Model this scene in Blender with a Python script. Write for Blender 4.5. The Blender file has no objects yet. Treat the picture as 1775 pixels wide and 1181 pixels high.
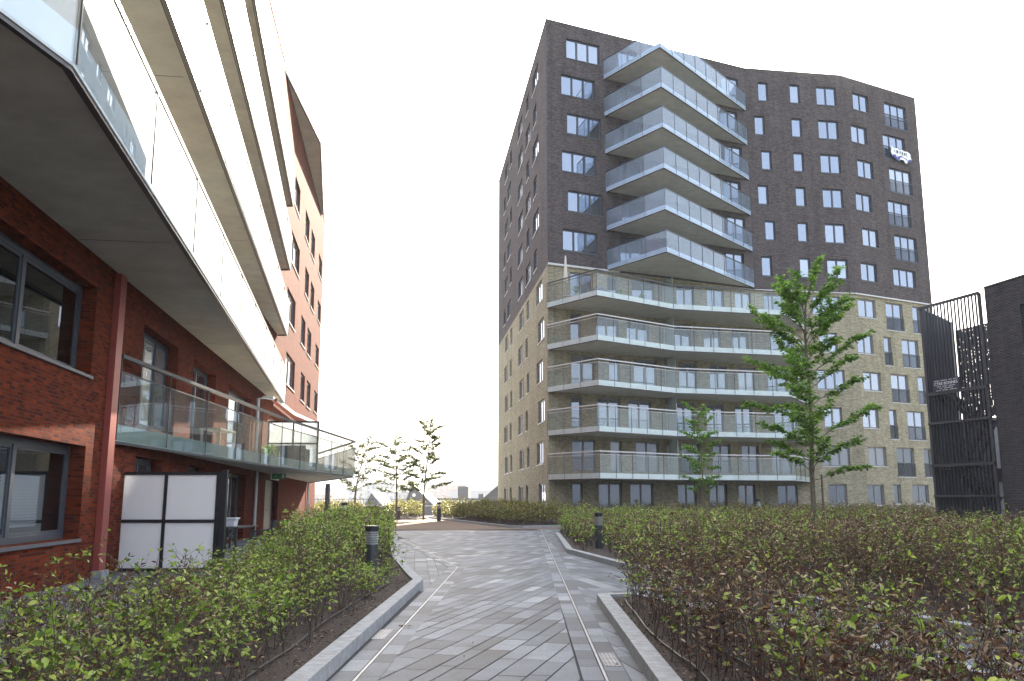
import bpy, math, random
import numpy as np
from mathutils import Vector

scene = bpy.context.scene
COL = scene.collection
R = math.radians
random.seed(7)

# ------------------------------------------------------------------ camera, sky, sun
cam_d = bpy.data.cameras.new('camera')
cam = bpy.data.objects.new('camera', cam_d)
COL.objects.link(cam)
cam.location = (0, 0, 1.5)
cam.rotation_euler = (R(90 + 10.15), 0, 0)
cam_d.sensor_width = 36.0
cam_d.lens = 36.0 * 1550 / 1775
cam_d.clip_start = 0.05
cam_d.clip_end = 6000
scene.camera = cam

SUN_EL, SUN_AZ = 28.3, 7.45            # degrees; azimuth to the right of the view direction
world = bpy.data.worlds.new('World')
scene.world = world
world.use_nodes = True
wn = world.node_tree
bg = wn.nodes['Background']
sky = wn.nodes.new('ShaderNodeTexSky')
sky.sky_type = 'NISHITA'
sky.sun_disc = False
sky.sun_elevation = R(SUN_EL)
sky.sun_rotation = R(SUN_AZ)
sky.air_density = 1.0
sky.dust_density = 6.0
sky.ozone_density = 1.0
haze_mix = wn.nodes.new('ShaderNodeMix')
haze_mix.data_type = 'RGBA'
haze_mix.inputs[0].default_value = 0.55
haze_mix.inputs[7].default_value = (6.4, 7.1, 8.4, 1)
wn.links.new(sky.outputs[0], haze_mix.inputs[6])
wn.links.new(haze_mix.outputs[2], bg.inputs[0])
bg.inputs[1].default_value = 0.065

sun_d = bpy.data.lights.new('sun', 'SUN')
sun_d.energy = 5.0
sun_d.angle = R(0.7)
sun_d.color = (1.0, 0.90, 0.74)
sun = bpy.data.objects.new('sun', sun_d)
COL.objects.link(sun)
sdir = Vector((math.sin(R(SUN_AZ)) * math.cos(R(SUN_EL)), math.cos(R(SUN_AZ)) * math.cos(R(SUN_EL)), math.sin(R(SUN_EL))))
sun.rotation_euler = sdir.to_track_quat('Z', 'Y').to_euler()
sun.location = (10, 60, 80)

scene.view_settings.view_transform = 'Standard'
scene.view_settings.look = 'None'
scene.view_settings.exposure = 2.58
scene.view_settings.gamma = 1.0

# ------------------------------------------------------------------ materials
MATS = {}


def new_mat(name):
    m = bpy.data.materials.new(name)
    m.use_nodes = True
    MATS[name] = m
    nt = m.node_tree
    return m, nt, nt.nodes, nt.links, nt.nodes['Principled BSDF']


def ramp(nd, stops):
    r = nd.new('ShaderNodeValToRGB')
    els = r.color_ramp.elements
    while len(els) < len(stops):
        els.new(0.5)
    for e, (p, c) in zip(els, stops):
        e.position = p
        e.color = (*c, 1)
    return r


def plain(name, col, rough=0.6, metal=0.0, noise=0.12, scale=6.0, spec=0.5, bump=0.0):
    m, nt, nd, lk, p = new_mat(name)
    tc = nd.new('ShaderNodeTexCoord')
    n = nd.new('ShaderNodeTexNoise')
    n.inputs['Scale'].default_value = scale
    n.inputs['Detail'].default_value = 8
    n.inputs['Roughness'].default_value = 0.65
    lk.new(tc.outputs['Object'], n.inputs['Vector'])
    lo = tuple(c * (1 - noise * 1.6) for c in col)
    hi = tuple(min(1, c * (1 + noise * 1.6)) for c in col)
    r = ramp(nd, [(0.25, lo), (0.75, hi)])
    lk.new(n.outputs['Fac'], r.inputs[0])
    lk.new(r.outputs[0], p.inputs['Base Color'])
    p.inputs['Roughness'].default_value = rough
    p.inputs['Metallic'].default_value = metal
    p.inputs['Specular IOR Level'].default_value = spec
    if bump:
        b = nd.new('ShaderNodeBump')
        b.inputs['Strength'].default_value = bump
        b.inputs['Distance'].default_value = 0.02
        lk.new(n.outputs['Fac'], b.inputs['Height'])
        lk.new(b.outputs[0], p.inputs['Normal'])
    return m


def brick(name, c1, c2, mortar, row=0.0665, width=0.225, msize=0.011, patch=0.25, course=0.0):
    m, nt, nd, lk, p = new_mat(name)
    uv = nd.new('ShaderNodeUVMap')
    uv.uv_map = 'UVMap'
    b = nd.new('ShaderNodeTexBrick')
    b.offset = 0.5
    b.inputs['Scale'].default_value = 1.0
    b.inputs['Brick Width'].default_value = width
    b.inputs['Row Height'].default_value = row
    b.inputs['Mortar Size'].default_value = msize
    b.inputs['Mortar Smooth'].default_value = 0.15
    b.inputs['Bias'].default_value = 0.0
    b.inputs['Color1'].default_value = (*c1, 1)
    b.inputs['Color2'].default_value = (*c2, 1)
    b.inputs['Mortar'].default_value = (*mortar, 1)
    lk.new(uv.outputs[0], b.inputs['Vector'])
    # weathering: broad patches, vertical drift and course-by-course drift
    n = nd.new('ShaderNodeTexNoise')
    n.inputs['Scale'].default_value = 0.35
    n.inputs['Detail'].default_value = 6
    n.inputs['Roughness'].default_value = 0.7
    lk.new(uv.outputs[0], n.inputs['Vector'])
    mp = nd.new('ShaderNodeMapping')
    mp.inputs['Scale'].default_value = (0.9, 9.0, 1)
    lk.new(uv.outputs[0], mp.inputs['Vector'])
    n2 = nd.new('ShaderNodeTexNoise')
    n2.inputs['Scale'].default_value = 1.0
    n2.inputs['Detail'].default_value = 4
    lk.new(mp.outputs[0], n2.inputs['Vector'])
    mp3 = nd.new('ShaderNodeMapping')
    mp3.inputs['Scale'].default_value = (1.7, 0.11, 1)
    lk.new(uv.outputs[0], mp3.inputs['Vector'])
    n3 = nd.new('ShaderNodeTexNoise')
    n3.inputs['Scale'].default_value = 1.0
    n3.inputs['Detail'].default_value = 5
    n3.inputs['Roughness'].default_value = 0.65
    lk.new(mp3.outputs[0], n3.inputs['Vector'])
    r3 = ramp(nd, [(0.32, (0.80,) * 3), (0.5, (1.0,) * 3), (0.75, (1.10,) * 3)])
    lk.new(n3.outputs['Fac'], r3.inputs[0])
    ad = nd.new('ShaderNodeMath')
    ad.operation = 'ADD'
    lk.new(n.outputs['Fac'], ad.inputs[0])
    lk.new(n2.outputs['Fac'], ad.inputs[1])
    r = ramp(nd, [(0.3, (1 - patch,) * 3), (0.7, (1 + patch * 0.6,) * 3)])
    hf = nd.new('ShaderNodeMath')
    hf.operation = 'MULTIPLY'
    hf.inputs[1].default_value = 0.5
    lk.new(ad.outputs[0], hf.inputs[0])
    lk.new(hf.outputs[0], r.inputs[0])
    mx = nd.new('ShaderNodeMix')
    mx.data_type = 'RGBA'
    mx.blend_type = 'MULTIPLY'
    mx.inputs[0].default_value = 1.0
    lk.new(b.outputs['Color'], mx.inputs[6])
    lk.new(r.outputs[0], mx.inputs[7])
    mx3 = nd.new('ShaderNodeMix')
    mx3.data_type = 'RGBA'
    mx3.blend_type = 'MULTIPLY'
    mx3.inputs[0].default_value = 1.0
    lk.new(mx.outputs[2], mx3.inputs[6])
    lk.new(r3.outputs[0], mx3.inputs[7])
    lk.new(mx3.outputs[2], p.inputs['Base Color'])
    p.inputs['Roughness'].default_value = 0.88
    p.inputs['Specular IOR Level'].default_value = 0.04
    bp = nd.new('ShaderNodeBump')
    bp.inputs['Strength'].default_value = 0.5
    bp.inputs['Distance'].default_value = 0.008
    bp.invert = True
    lk.new(b.outputs['Fac'], bp.inputs['Height'])
    lk.new(bp.outputs[0], p.inputs['Normal'])
    return m


def schlick(nd, lk, f0):
    """reflectance of a pane, the same from both faces"""
    g = nd.new('ShaderNodeNewGeometry')
    dt = nd.new('ShaderNodeVectorMath')
    dt.operation = 'DOT_PRODUCT'
    lk.new(g.outputs['Normal'], dt.inputs[0])
    lk.new(g.outputs['Incoming'], dt.inputs[1])
    ab = nd.new('ShaderNodeMath')
    ab.operation = 'ABSOLUTE'
    lk.new(dt.outputs['Value'], ab.inputs[0])
    om = nd.new('ShaderNodeMath')
    om.operation = 'SUBTRACT'
    om.use_clamp = True
    om.inputs[0].default_value = 1.0
    lk.new(ab.outputs[0], om.inputs[1])
    pw = nd.new('ShaderNodeMath')
    pw.operation = 'POWER'
    pw.inputs[1].default_value = 4.5
    lk.new(om.outputs[0], pw.inputs[0])
    mr = nd.new('ShaderNodeMapRange')
    mr.inputs[3].default_value = f0
    mr.inputs[4].default_value = 1.0
    lk.new(pw.outputs[0], mr.inputs[0])
    return mr


def window_glass(name, base, mirror, rough=0.015, tint=(0.72, 0.83, 1.0, 1)):
    """opaque double glazing: dark room behind, sky in front"""
    m, nt, nd, lk, p = new_mat(name)
    p.inputs['Roughness'].default_value = 0.25
    oi = nd.new('ShaderNodeObjectInfo')
    r = ramp(nd, [(0.0, tuple(c * 0.4 for c in base)), (0.62, tuple(c * 1.6 for c in base)), (0.72, (0.10, 0.10, 0.10)), (1.0, (0.30, 0.295, 0.28))])
    lk.new(oi.outputs['Random'], r.inputs[0])
    lk.new(r.outputs[0], p.inputs['Base Color'])
    g = nd.new('ShaderNodeBsdfGlossy')
    g.inputs['Roughness'].default_value = rough
    g.inputs['Color'].default_value = tint
    tc = nd.new('ShaderNodeTexCoord')
    n = nd.new('ShaderNodeTexNoise')
    n.inputs['Scale'].default_value = 1.3
    n.inputs['Detail'].default_value = 2
    lk.new(tc.outputs['Object'], n.inputs['Vector'])
    b = nd.new('ShaderNodeBump')
    b.inputs['Strength'].default_value = 0.06
    b.inputs['Distance'].default_value = 0.05
    lk.new(n.outputs['Fac'], b.inputs['Height'])
    lk.new(b.outputs[0], g.inputs['Normal'])
    mr = schlick(nd, lk, mirror)
    mx = nd.new('ShaderNodeMixShader')
    lk.new(mr.outputs[0], mx.inputs[0])
    lk.new(p.outputs[0], mx.inputs[1])
    lk.new(g.outputs[0], mx.inputs[2])
    lk.new(mx.outputs[0], nd['Material Output'].inputs[0])
    return m


def clear_glass(name, tint, mirror, milky=0.0, milk=(0.8, 0.84, 0.86)):
    """balustrade glass: see-through, with a reflection and a little milkiness"""
    m, nt, nd, lk, p = new_mat(name)
    nd.remove(p)
    t = nd.new('ShaderNodeBsdfTransparent')
    t.inputs[0].default_value = (*tint, 1)
    d = nd.new('ShaderNodeBsdfTranslucent')
    d.inputs[0].default_value = (*milk, 1)
    d2 = nd.new('ShaderNodeBsdfDiffuse')
    d2.inputs[0].default_value = (*milk, 1)
    dm = nd.new('ShaderNodeMixShader')
    lk.new(d.outputs[0], dm.inputs[1])
    lk.new(d2.outputs[0], dm.inputs[2])
    mx1 = nd.new('ShaderNodeMixShader')
    mx1.inputs[0].default_value = milky
    lk.new(t.outputs[0], mx1.inputs[1])
    lk.new(dm.outputs[0], mx1.inputs[2])
    g = nd.new('ShaderNodeBsdfGlossy')
    g.inputs['Roughness'].default_value = 0.01
    g.inputs['Color'].default_value = (0.92, 0.97, 1.0, 1)
    mr = schlick(nd, lk, mirror)
    mx2 = nd.new('ShaderNodeMixShader')
    lk.new(mr.outputs[0], mx2.inputs[0])
    lk.new(mx1.outputs[0], mx2.inputs[1])
    lk.new(g.outputs[0], mx2.inputs[2])
    lk.new(mx2.outputs[0], nd['Material Output'].inputs[0])
    return m


def leaf_mat(name, stops, transl=0.4, rough=0.5):
    m, nt, nd, lk, p = new_mat(name)
    g = nd.new('ShaderNodeNewGeometry')
    r = ramp(nd, stops)
    lk.new(g.outputs['Random Per Island'], r.inputs[0])
    lk.new(r.outputs[0], p.inputs['Base Color'])
    p.inputs['Roughness'].default_value = rough
    p.inputs['Specular IOR Level'].default_value = 0.35
    t = nd.new('ShaderNodeBsdfTranslucent')
    lk.new(r.outputs[0], t.inputs[0])
    mx = nd.new('ShaderNodeMixShader')
    mx.inputs[0].default_value = transl
    lk.new(p.outputs[0], mx.inputs[1])
    lk.new(t.outputs[0], mx.inputs[2])
    lk.new(mx.outputs[0], nd['Material Output'].inputs[0])
    return m


def island_mat(name, stops, rough=0.8, grain=0.18, gscale=60.0, stain=0.25):
    m, nt, nd, lk, p = new_mat(name)
    g = nd.new('ShaderNodeNewGeometry')
    r = ramp(nd, stops)
    lk.new(g.outputs['Random Per Island'], r.inputs[0])
    tc = nd.new('ShaderNodeTexCoord')
    n = nd.new('ShaderNodeTexNoise')
    n.inputs['Scale'].default_value = gscale
    n.inputs['Detail'].default_value = 6
    lk.new(tc.outputs['Object'], n.inputs['Vector'])
    r2 = ramp(nd, [(0.3, (1 - grain,) * 3), (0.7, (1 + grain,) * 3)])
    lk.new(n.outputs['Fac'], r2.inputs[0])
    n3 = nd.new('ShaderNodeTexNoise')
    n3.inputs['Scale'].default_value = 0.9
    n3.inputs['Detail'].default_value = 7
    n3.inputs['Roughness'].default_value = 0.7
    lk.new(tc.outputs['Object'], n3.inputs['Vector'])
    r3 = ramp(nd, [(0.3, (1 - stain,) * 3), (0.65, (1.08,) * 3)])
    lk.new(n3.outputs['Fac'], r3.inputs[0])
    a = nd.new('ShaderNodeMix')
    a.data_type = 'RGBA'
    a.blend_type = 'MULTIPLY'
    a.inputs[0].default_value = 1
    lk.new(r.outputs[0], a.inputs[6])
    lk.new(r2.outputs[0], a.inputs[7])
    a2 = nd.new('ShaderNodeMix')
    a2.data_type = 'RGBA'
    a2.blend_type = 'MULTIPLY'
    a2.inputs[0].default_value = 1
    lk.new(a.outputs[2], a2.inputs[6])
    lk.new(r3.outputs[0], a2.inputs[7])
    lk.new(a2.outputs[2], p.inputs['Base Color'])
    p.inputs['Roughness'].default_value = rough
    b = nd.new('ShaderNodeBump')
    b.inputs['Strength'].default_value = 0.25
    b.inputs['Distance'].default_value = 0.004
    lk.new(n.outputs['Fac'], b.inputs['Height'])
    lk.new(b.outputs[0], p.inputs['Normal'])
    return m


M_DARK = brick('dark_brick', (0.082, 0.067, 0.063), (0.178, 0.146, 0.136), (0.080, 0.070, 0.068), patch=0.32)
M_BEIGE = brick('beige_brick', (0.265, 0.232, 0.145), (0.50, 0.445, 0.305), (0.24, 0.212, 0.16), patch=0.28)
M_RED = brick('red_brick', (0.070, 0.0125, 0.007), (0.205, 0.034, 0.010), (0.088, 0.045, 0.032), patch=0.25, msize=0.009, row=0.06, width=0.22)
M_BLACKB = brick('black_brick', (0.036, 0.031, 0.031), (0.078, 0.068, 0.066), (0.125, 0.115, 0.11), patch=0.2, row=0.062, width=0.26)
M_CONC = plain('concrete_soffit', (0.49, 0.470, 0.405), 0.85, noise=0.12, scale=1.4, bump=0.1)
M_SLAB = plain('pale_concrete', (0.80, 0.80, 0.79), 0.7, noise=0.06, scale=2.0)
M_FRAME = plain('grey_window_frame', (0.055, 0.062, 0.075), 0.4, noise=0.05)
M_FRAME2 = plain('taupe_window_frame', (0.20, 0.195, 0.19), 0.45, noise=0.05)
M_SILLD = plain('dark_sill', (0.10, 0.10, 0.11), 0.5, noise=0.08)
M_SILLL = plain('pale_sill', (0.55, 0.54, 0.52), 0.5, noise=0.06)
M_BLACK = plain('black_steel', (0.022, 0.022, 0.024), 0.45, noise=0.1, spec=0.4)
M_DGREY = plain('dark_grey_steel', (0.045, 0.048, 0.052), 0.4, noise=0.08)
M_ALU = plain('brushed_metal', (0.42, 0.43, 0.44), 0.40, metal=0.5, noise=0.05)
M_WHITE = plain('white_panel', (0.74, 0.76, 0.79), 0.35, noise=0.02, scale=0.8)
M_WPAINT = plain('white_paint', (0.80, 0.80, 0.78), 0.5, noise=0.03)
M_PRIV = leaf_mat('translucent_white_panel', [(0.0, (0.80, 0.82, 0.84)), (1.0, (0.84, 0.85, 0.87))], 0.5, 0.3)
M_REDST = plain('red_painted_steel', (0.27, 0.055, 0.042), 0.45, noise=0.08)
M_KERB = plain('concrete_kerb', (0.29, 0.295, 0.295), 0.85, noise=0.22, scale=9.0, bump=0.15)
M_GLASSU = window_glass('sky_glass', (0.030, 0.035, 0.045), 0.31)
M_GLASSL = window_glass('door_glass', (0.035, 0.042, 0.048), 0.22)
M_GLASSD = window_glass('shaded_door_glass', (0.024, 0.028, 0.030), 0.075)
M_GLASSN = clear_glass('near_window_glass', (0.70, 0.74, 0.76), 0.10)
M_BALU = clear_glass('upper_balustrade_glass', (0.84, 0.89, 0.94), 0.025, 0.20, (0.66, 0.73, 0.82))
M_BALL = clear_glass('lower_balustrade_glass', (0.92, 0.95, 0.94), 0.03, 0.05)
M_BALR = clear_glass('white_balustrade_glass', (0.90, 0.94, 0.95), 0.07, 0.13)
M_BALR2 = clear_glass('green_tinted_balustrade_glass', (0.90, 0.935, 0.92), 0.035, 0.03)
M_FROST = clear_glass('frosted_strip', (0.8, 0.86, 0.86), 0.10, 0.65, (0.66, 0.74, 0.74))
M_ROOM = plain('dark_room', (0.035, 0.033, 0.032), 0.9, noise=0.2)
M_BLIND = plain('white_blind', (0.62, 0.64, 0.66), 0.7, noise=0.04)
M_CURT = plain('grey_curtain', (0.30, 0.33, 0.34), 0.9, noise=0.2, scale=3)
M_SOIL = plain('dark_soil', (0.040, 0.027, 0.020), 0.95, noise=0.45, scale=38, bump=0.9)
M_MULCH = plain('brown_mulch', (0.165, 0.110, 0.070), 0.95, noise=0.45, scale=22, bump=0.8)
M_BARK = plain('tree_bark', (0.155, 0.130, 0.085), 0.85, noise=0.35, scale=14, bump=0.6)
M_TWIG = plain('dark_twig', (0.095, 0.066, 0.048), 0.85, noise=0.3, scale=20)
M_GREEN = leaf_mat('green_leaf', [(0.0, (0.055, 0.095, 0.015)), (0.3, (0.155, 0.255, 0.032)), (0.65, (0.32, 0.45, 0.065)), (1.0, (0.56, 0.64, 0.18))], 0.5)
M_DRY = leaf_mat('dry_leaf', [(0.0, (0.045, 0.022, 0.013)), (0.4, (0.14, 0.064, 0.034)), (0.7, (0.25, 0.155, 0.080)), (0.88, (0.46, 0.34, 0.20)), (1.0, (0.74, 0.62, 0.42))], 0.25, 0.6)
M_OLIVE = leaf_mat('olive_leaf', [(0.0, (0.07, 0.08, 0.018)), (0.5, (0.17, 0.18, 0.035)), (1.0, (0.40, 0.36, 0.10))], 0.45)
M_TREE = leaf_mat('tree_leaf', [(0.0, (0.055, 0.130, 0.018)), (0.5, (0.165, 0.320, 0.040)), (0.85, (0.29, 0.46, 0.07)), (1.0, (0.42, 0.56, 0.15))], 0.55)
M_TREEF = leaf_mat('thin_tree_leaf', [(0.0, (0.060, 0.090, 0.022)), (1.0, (0.17, 0.20, 0.06))], 0.35)
M_PAVE = island_mat('paving_slab', [(0.0, (0.040, 0.052, 0.070)), (0.35, (0.078, 0.096, 0.122)), (0.7, (0.122, 0.146, 0.178)), (0.92, (0.17, 0.198, 0.23)), (1.0, (0.29, 0.312, 0.33))], 0.68, grain=.28, stain=.42)
M_PAVED = island_mat('dark_paving_slab', [(0.0, (0.070, 0.075, 0.085)), (0.6, (0.115, 0.122, 0.135)), (1.0, (0.16, 0.165, 0.175))], 0.75)
M_JOINT = plain('joint_sand', (0.022, 0.023, 0.025), 0.95, noise=0.2, scale=30)
M_CHIP = leaf_mat('bark_chip', [(0.0, (0.035, 0.020, 0.014)), (0.6, (0.11, 0.065, 0.04)), (1.0, (0.30, 0.21, 0.14))], 0.0, 0.9)
M_ROOF = plain('grey_roof_tile', (0.10, 0.095, 0.10), 0.85, noise=0.15, scale=3)
M_ROOFL = plain('pale_zinc_roof', (0.40, 0.40, 0.40), 0.5, noise=0.08, scale=2)
M_CITY = plain('grey_city_wall', (0.34, 0.33, 0.33), 0.9, noise=0.12, scale=0.2)
M_CITYB = plain('blue_grey_city_wall', (0.16, 0.19, 0.23), 0.9, noise=0.12, scale=0.2)
M_CITYR = plain('brown_city_wall', (0.20, 0.12, 0.09), 0.9, noise=0.15, scale=0.3)
M_WOOD = leaf_mat('far_wood_leaf', [(0.0, (0.030, 0.050, 0.016)), (1.0, (0.075, 0.105, 0.03))], 0.2)
M_GROUND = plain('far_ground', (0.10, 0.115, 0.075), 0.95, noise=0.3, scale=0.02)
M_DECK = plain('plaza_base', (0.11, 0.115, 0.12), 0.9, noise=0.2, scale=2)
M_CREAM = plain('cream_canvas', (0.62, 0.58, 0.50), 0.8, noise=0.05)
M_RATTAN = plain('dark_rattan', (0.035, 0.034, 0.036), 0.7, noise=0.3, scale=40, bump=0.5)
M_PLAST = plain('white_plastic', (0.68, 0.70, 0.72), 0.4, noise=0.04)
M_DRAIN = plain('dull_drain_metal', (0.30, 0.305, 0.31), 0.55, metal=0.2, noise=0.15, scale=5)
M_HOSE = plain('black_hose', (0.028, 0.026, 0.026), 0.55, noise=0.1)
M_SIGNB = plain('sign_blue_black', (0.025, 0.033, 0.048), 0.4, noise=0.05)
M_SIGNG = plain('exit_green', (0.03, 0.30, 0.10), 0.4, noise=0.03)
M_PURPLE = plain('banner_purple', (0.10, 0.09, 0.25), 0.8, noise=0.15)
M_LAMPG = clear_glass('lamp_louvre_glass', (0.75, 0.78, 0.78), 0.12, 0.5)


# ------------------------------------------------------------------ builders
class MB:
    """collects faces with metre UVs and links them as ONE mesh object"""

    def __init__(self):
        self.v = []
        self.f = []
        self.uv = []
        self.mi = []

    def quad(self, pts, uvs=None, mi=0):
        i = len(self.v)
        self.v.extend([tuple(p) for p in pts])
        n = len(pts)
        self.f.append(tuple(range(i, i + n)))
        if uvs is None:
            a, b = Vector(pts[1]) - Vector(pts[0]), Vector(pts[-1]) - Vector(pts[0])
            uvs = [(0, 0), (a.length, 0), (a.length, b.length), (0, b.length)]
            if n != 4:
                uvs = [(p[0], p[1]) for p in pts]
        self.uv.append(uvs)
        self.mi.append(mi)

    def hexa(self, p, mi=0):
        """8 points: bottom loop 0-3, top loop 4-7"""
        for q in ((3, 2, 1, 0), (4, 5, 6, 7), (0, 1, 5, 4), (1, 2, 6, 5), (2, 3, 7, 6), (3, 0, 4, 7)):
            self.quad([p[k] for k in q], None, mi)

    def box(self, x0, x1, y0, y1, z0, z1, mi=0):
        self.hexa([(x0, y0, z0), (x1, y0, z0), (x1, y1, z0), (x0, y1, z0), (x0, y0, z1), (x1, y0, z1), (x1, y1, z1), (x0, y1, z1)], mi)

    def bar(self, a, b, w, h=None, mi=0):
        """a square bar from a to b"""
        a, b = Vector(a), Vector(b)
        h = h or w
        d = (b - a).normalized()
        up = Vector((0, 0, 1)) if abs(d.z) < 0.95 else Vector((0, 1, 0))
        s = d.cross(up).normalized()
        t = s.cross(d).normalized()
        s *= w / 2
        t *= h / 2
        self.hexa([a - s - t, a + s - t, b + s - t, b - s - t, a - s + t, a + s + t, b + s + t, b - s + t], mi)

    def tube(self, pts, rad, n=8, mi=0, cap=True):
        pts = [Vector(p) for p in pts]
        if not hasattr(rad, '__len__'):
            rad = [rad] * len(pts)
        rings = []
        for i, p in enumerate(pts):
            d = (pts[min(i + 1, len(pts) - 1)] - pts[max(i - 1, 0)]).normalized()
            up = Vector((0, 0, 1)) if abs(d.z) < 0.9 else Vector((1, 0, 0))
            s = d.cross(up).normalized()
            t = s.cross(d).normalized()
            rings.append([p + (s * math.cos(2 * math.pi * k / n) + t * math.sin(2 * math.pi * k / n)) * rad[i] for k in range(n)])
        for a, b in zip(rings, rings[1:]):
            for k in range(n):
                self.quad([a[k], a[(k + 1) % n], b[(k + 1) % n], b[k]], None, mi)
        if cap:
            self.quad(rings[0][::-1], [(0, 0)] * n, mi)
            self.quad(rings[-1], [(0, 0)] * n, mi)

    def lathe(self, cx, cy, prof, n=16, mi=0):
        for (r0, z0), (r1, z1) in zip(prof, prof[1:]):
            for k in range(n):
                a, b = 2 * math.pi * k / n, 2 * math.pi * (k + 1) / n
                self.quad([(cx + r0 * math.cos(a), cy + r0 * math.sin(a), z0), (cx + r0 * math.cos(b), cy + r0 * math.sin(b), z0),
                           (cx + r1 * math.cos(b), cy + r1 * math.sin(b), z1), (cx + r1 * math.cos(a), cy + r1 * math.sin(a), z1)], None, mi)

    def prism(self, poly, z0, z1, mi=0, top_mi=None):
        n = len(poly)
        self.quad([(x, y, z1) for x, y in poly], [(x, y) for x, y in poly], mi if top_mi is None else top_mi)
        self.quad([(x, y, z0) for x, y in poly[::-1]], [(x, y) for x, y in poly[::-1]], mi)
        u = 0
        for k in range(n):
            a, b = poly[k], poly[(k + 1) % n]
            l = math.hypot(b[0] - a[0], b[1] - a[1])
            self.quad([(*a, z0), (*b, z0), (*b, z1), (*a, z1)], [(u, z0), (u + l, z0), (u + l, z1), (u, z1)], mi)
            u += l

    def build(self, name, mat, parent=None, smooth=False):
        off = Vector((0, 0, 0))
        p = parent
        while p is not None:
            off += p.location
            p = p.parent
        me = bpy.data.meshes.new(name)
        me.from_pydata([(v[0] - off.x, v[1] - off.y, v[2] - off.z) for v in self.v], [], self.f)
        ul = me.uv_layers.new(name='UVMap')
        flat = [c for f in self.uv for u in f for c in u]
        ul.data.foreach_set('uv', flat)
        for m in (mat if isinstance(mat, (list, tuple)) else [mat]):
            me.materials.append(m)
        if any(self.mi):
            me.polygons.foreach_set('material_index', self.mi)
        if smooth:
            me.polygons.foreach_set('use_smooth', [True] * len(self.f))
        me.update()
        o = bpy.data.objects.new(name, me)
        COL.objects.link(o)
        o.parent = parent
        return o


def tag(o, label=None, cat=None, group=None, kind=None):
    if label:
        o['label'] = label
    if cat:
        o['category'] = cat
    if group:
        o['group'] = group
    if kind:
        o['kind'] = kind
    return o


def thing(name, label, cat, loc, group=None):
    o = bpy.data.objects.new(name, None)
    COL.objects.link(o)
    o.location = loc
    o.empty_display_size = 0.3
    return tag(o, label, cat, group)


def copy_thing(root, loc, label, rotz=None):
    c = root.copy()
    COL.objects.link(c)
    c.location = loc
    if rotz is not None:
        c.rotation_euler = (0, 0, rotz)
    c['label'] = label
    for ch in root.children:
        d = ch.copy()
        COL.objects.link(d)
        d.parent = c
        for g in ch.children:
            e = g.copy()
            COL.objects.link(e)
            e.parent = d
    return c


class Fr:
    """a facade: u metres along the wall from P towards Q, z up, o metres out of the wall"""

    def __init__(self, P, Q, flip=False):
        self.P = Vector((P[0], P[1]))
        d = Vector((Q[0], Q[1])) - self.P
        self.L = d.length
        self.d = d / self.L
        self.n = Vector((self.d.y, -self.d.x))
        if flip:
            self.n = -self.n

    def pt(self, u, z, o=0.0):
        q = self.P + self.d * u + self.n * o
        return (q.x, q.y, z)


def fbox(mb, fr, u0, u1, z0, z1, o0, o1, mi=0):
    mb.hexa([fr.pt(u0, z0, o1), fr.pt(u1, z0, o1), fr.pt(u1, z0, o0), fr.pt(u0, z0, o0),
             fr.pt(u0, z1, o1), fr.pt(u1, z1, o1), fr.pt(u1, z1, o0), fr.pt(u0, z1, o0)], mi)


def facade(mb, fr, z0, z1, ops, depth, u0=0.0, u1=None, o=0.0, uoff=0.0):
    """brick skin with real openings and reveals"""
    u1 = fr.L if u1 is None else u1
    us = sorted({round(x, 4) for op in ops for x in op[:2] if u0 < x < u1} | {u0, u1})
    zs = sorted({round(x, 4) for op in ops for x in op[2:] if z0 < x < z1} | {z0, z1})

    def hole(uc, zc):
        return any(a < uc < b and c < zc < d for a, b, c, d in ops)
    for za, zb in zip(zs, zs[1:]):
        start = None
        for ua, ub in zip(us, us[1:]):
            if not hole((ua + ub) / 2, (za + zb) / 2):
                if start is None:
                    start = ua
                end = ub
            else:
                if start is not None:
                    mb.quad([fr.pt(start, za, o), fr.pt(end, za, o), fr.pt(end, zb, o), fr.pt(start, zb, o)],
                            [(start + uoff, za), (end + uoff, za), (end + uoff, zb), (start + uoff, zb)])
                start = None
        if start is not None:
            mb.quad([fr.pt(start, za, o), fr.pt(end, za, o), fr.pt(end, zb, o), fr.pt(start, zb, o)],
                    [(start + uoff, za), (end + uoff, za), (end + uoff, zb), (start + uoff, zb)])
    for a, b, c, d in ops:
        i = o - depth
        mb.quad([fr.pt(a, c, o), fr.pt(a, c, i), fr.pt(a, d, i), fr.pt(a, d, o)], [(0, c), (depth, c), (depth, d), (0, d)])
        mb.quad([fr.pt(b, c, i), fr.pt(b, c, o), fr.pt(b, d, o), fr.pt(b, d, i)], [(0, c), (depth, c), (depth, d), (0, d)])
        mb.quad([fr.pt(a, d, o), fr.pt(b, d, o), fr.pt(b, d, i), fr.pt(a, d, i)], [(a, 0), (b, 0), (b, depth), (a, depth)])
        mb.quad([fr.pt(a, c, i), fr.pt(b, c, i), fr.pt(b, c, o), fr.pt(a, c, o)], [(a, 0), (b, 0), (b, depth), (a, depth)])


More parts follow.
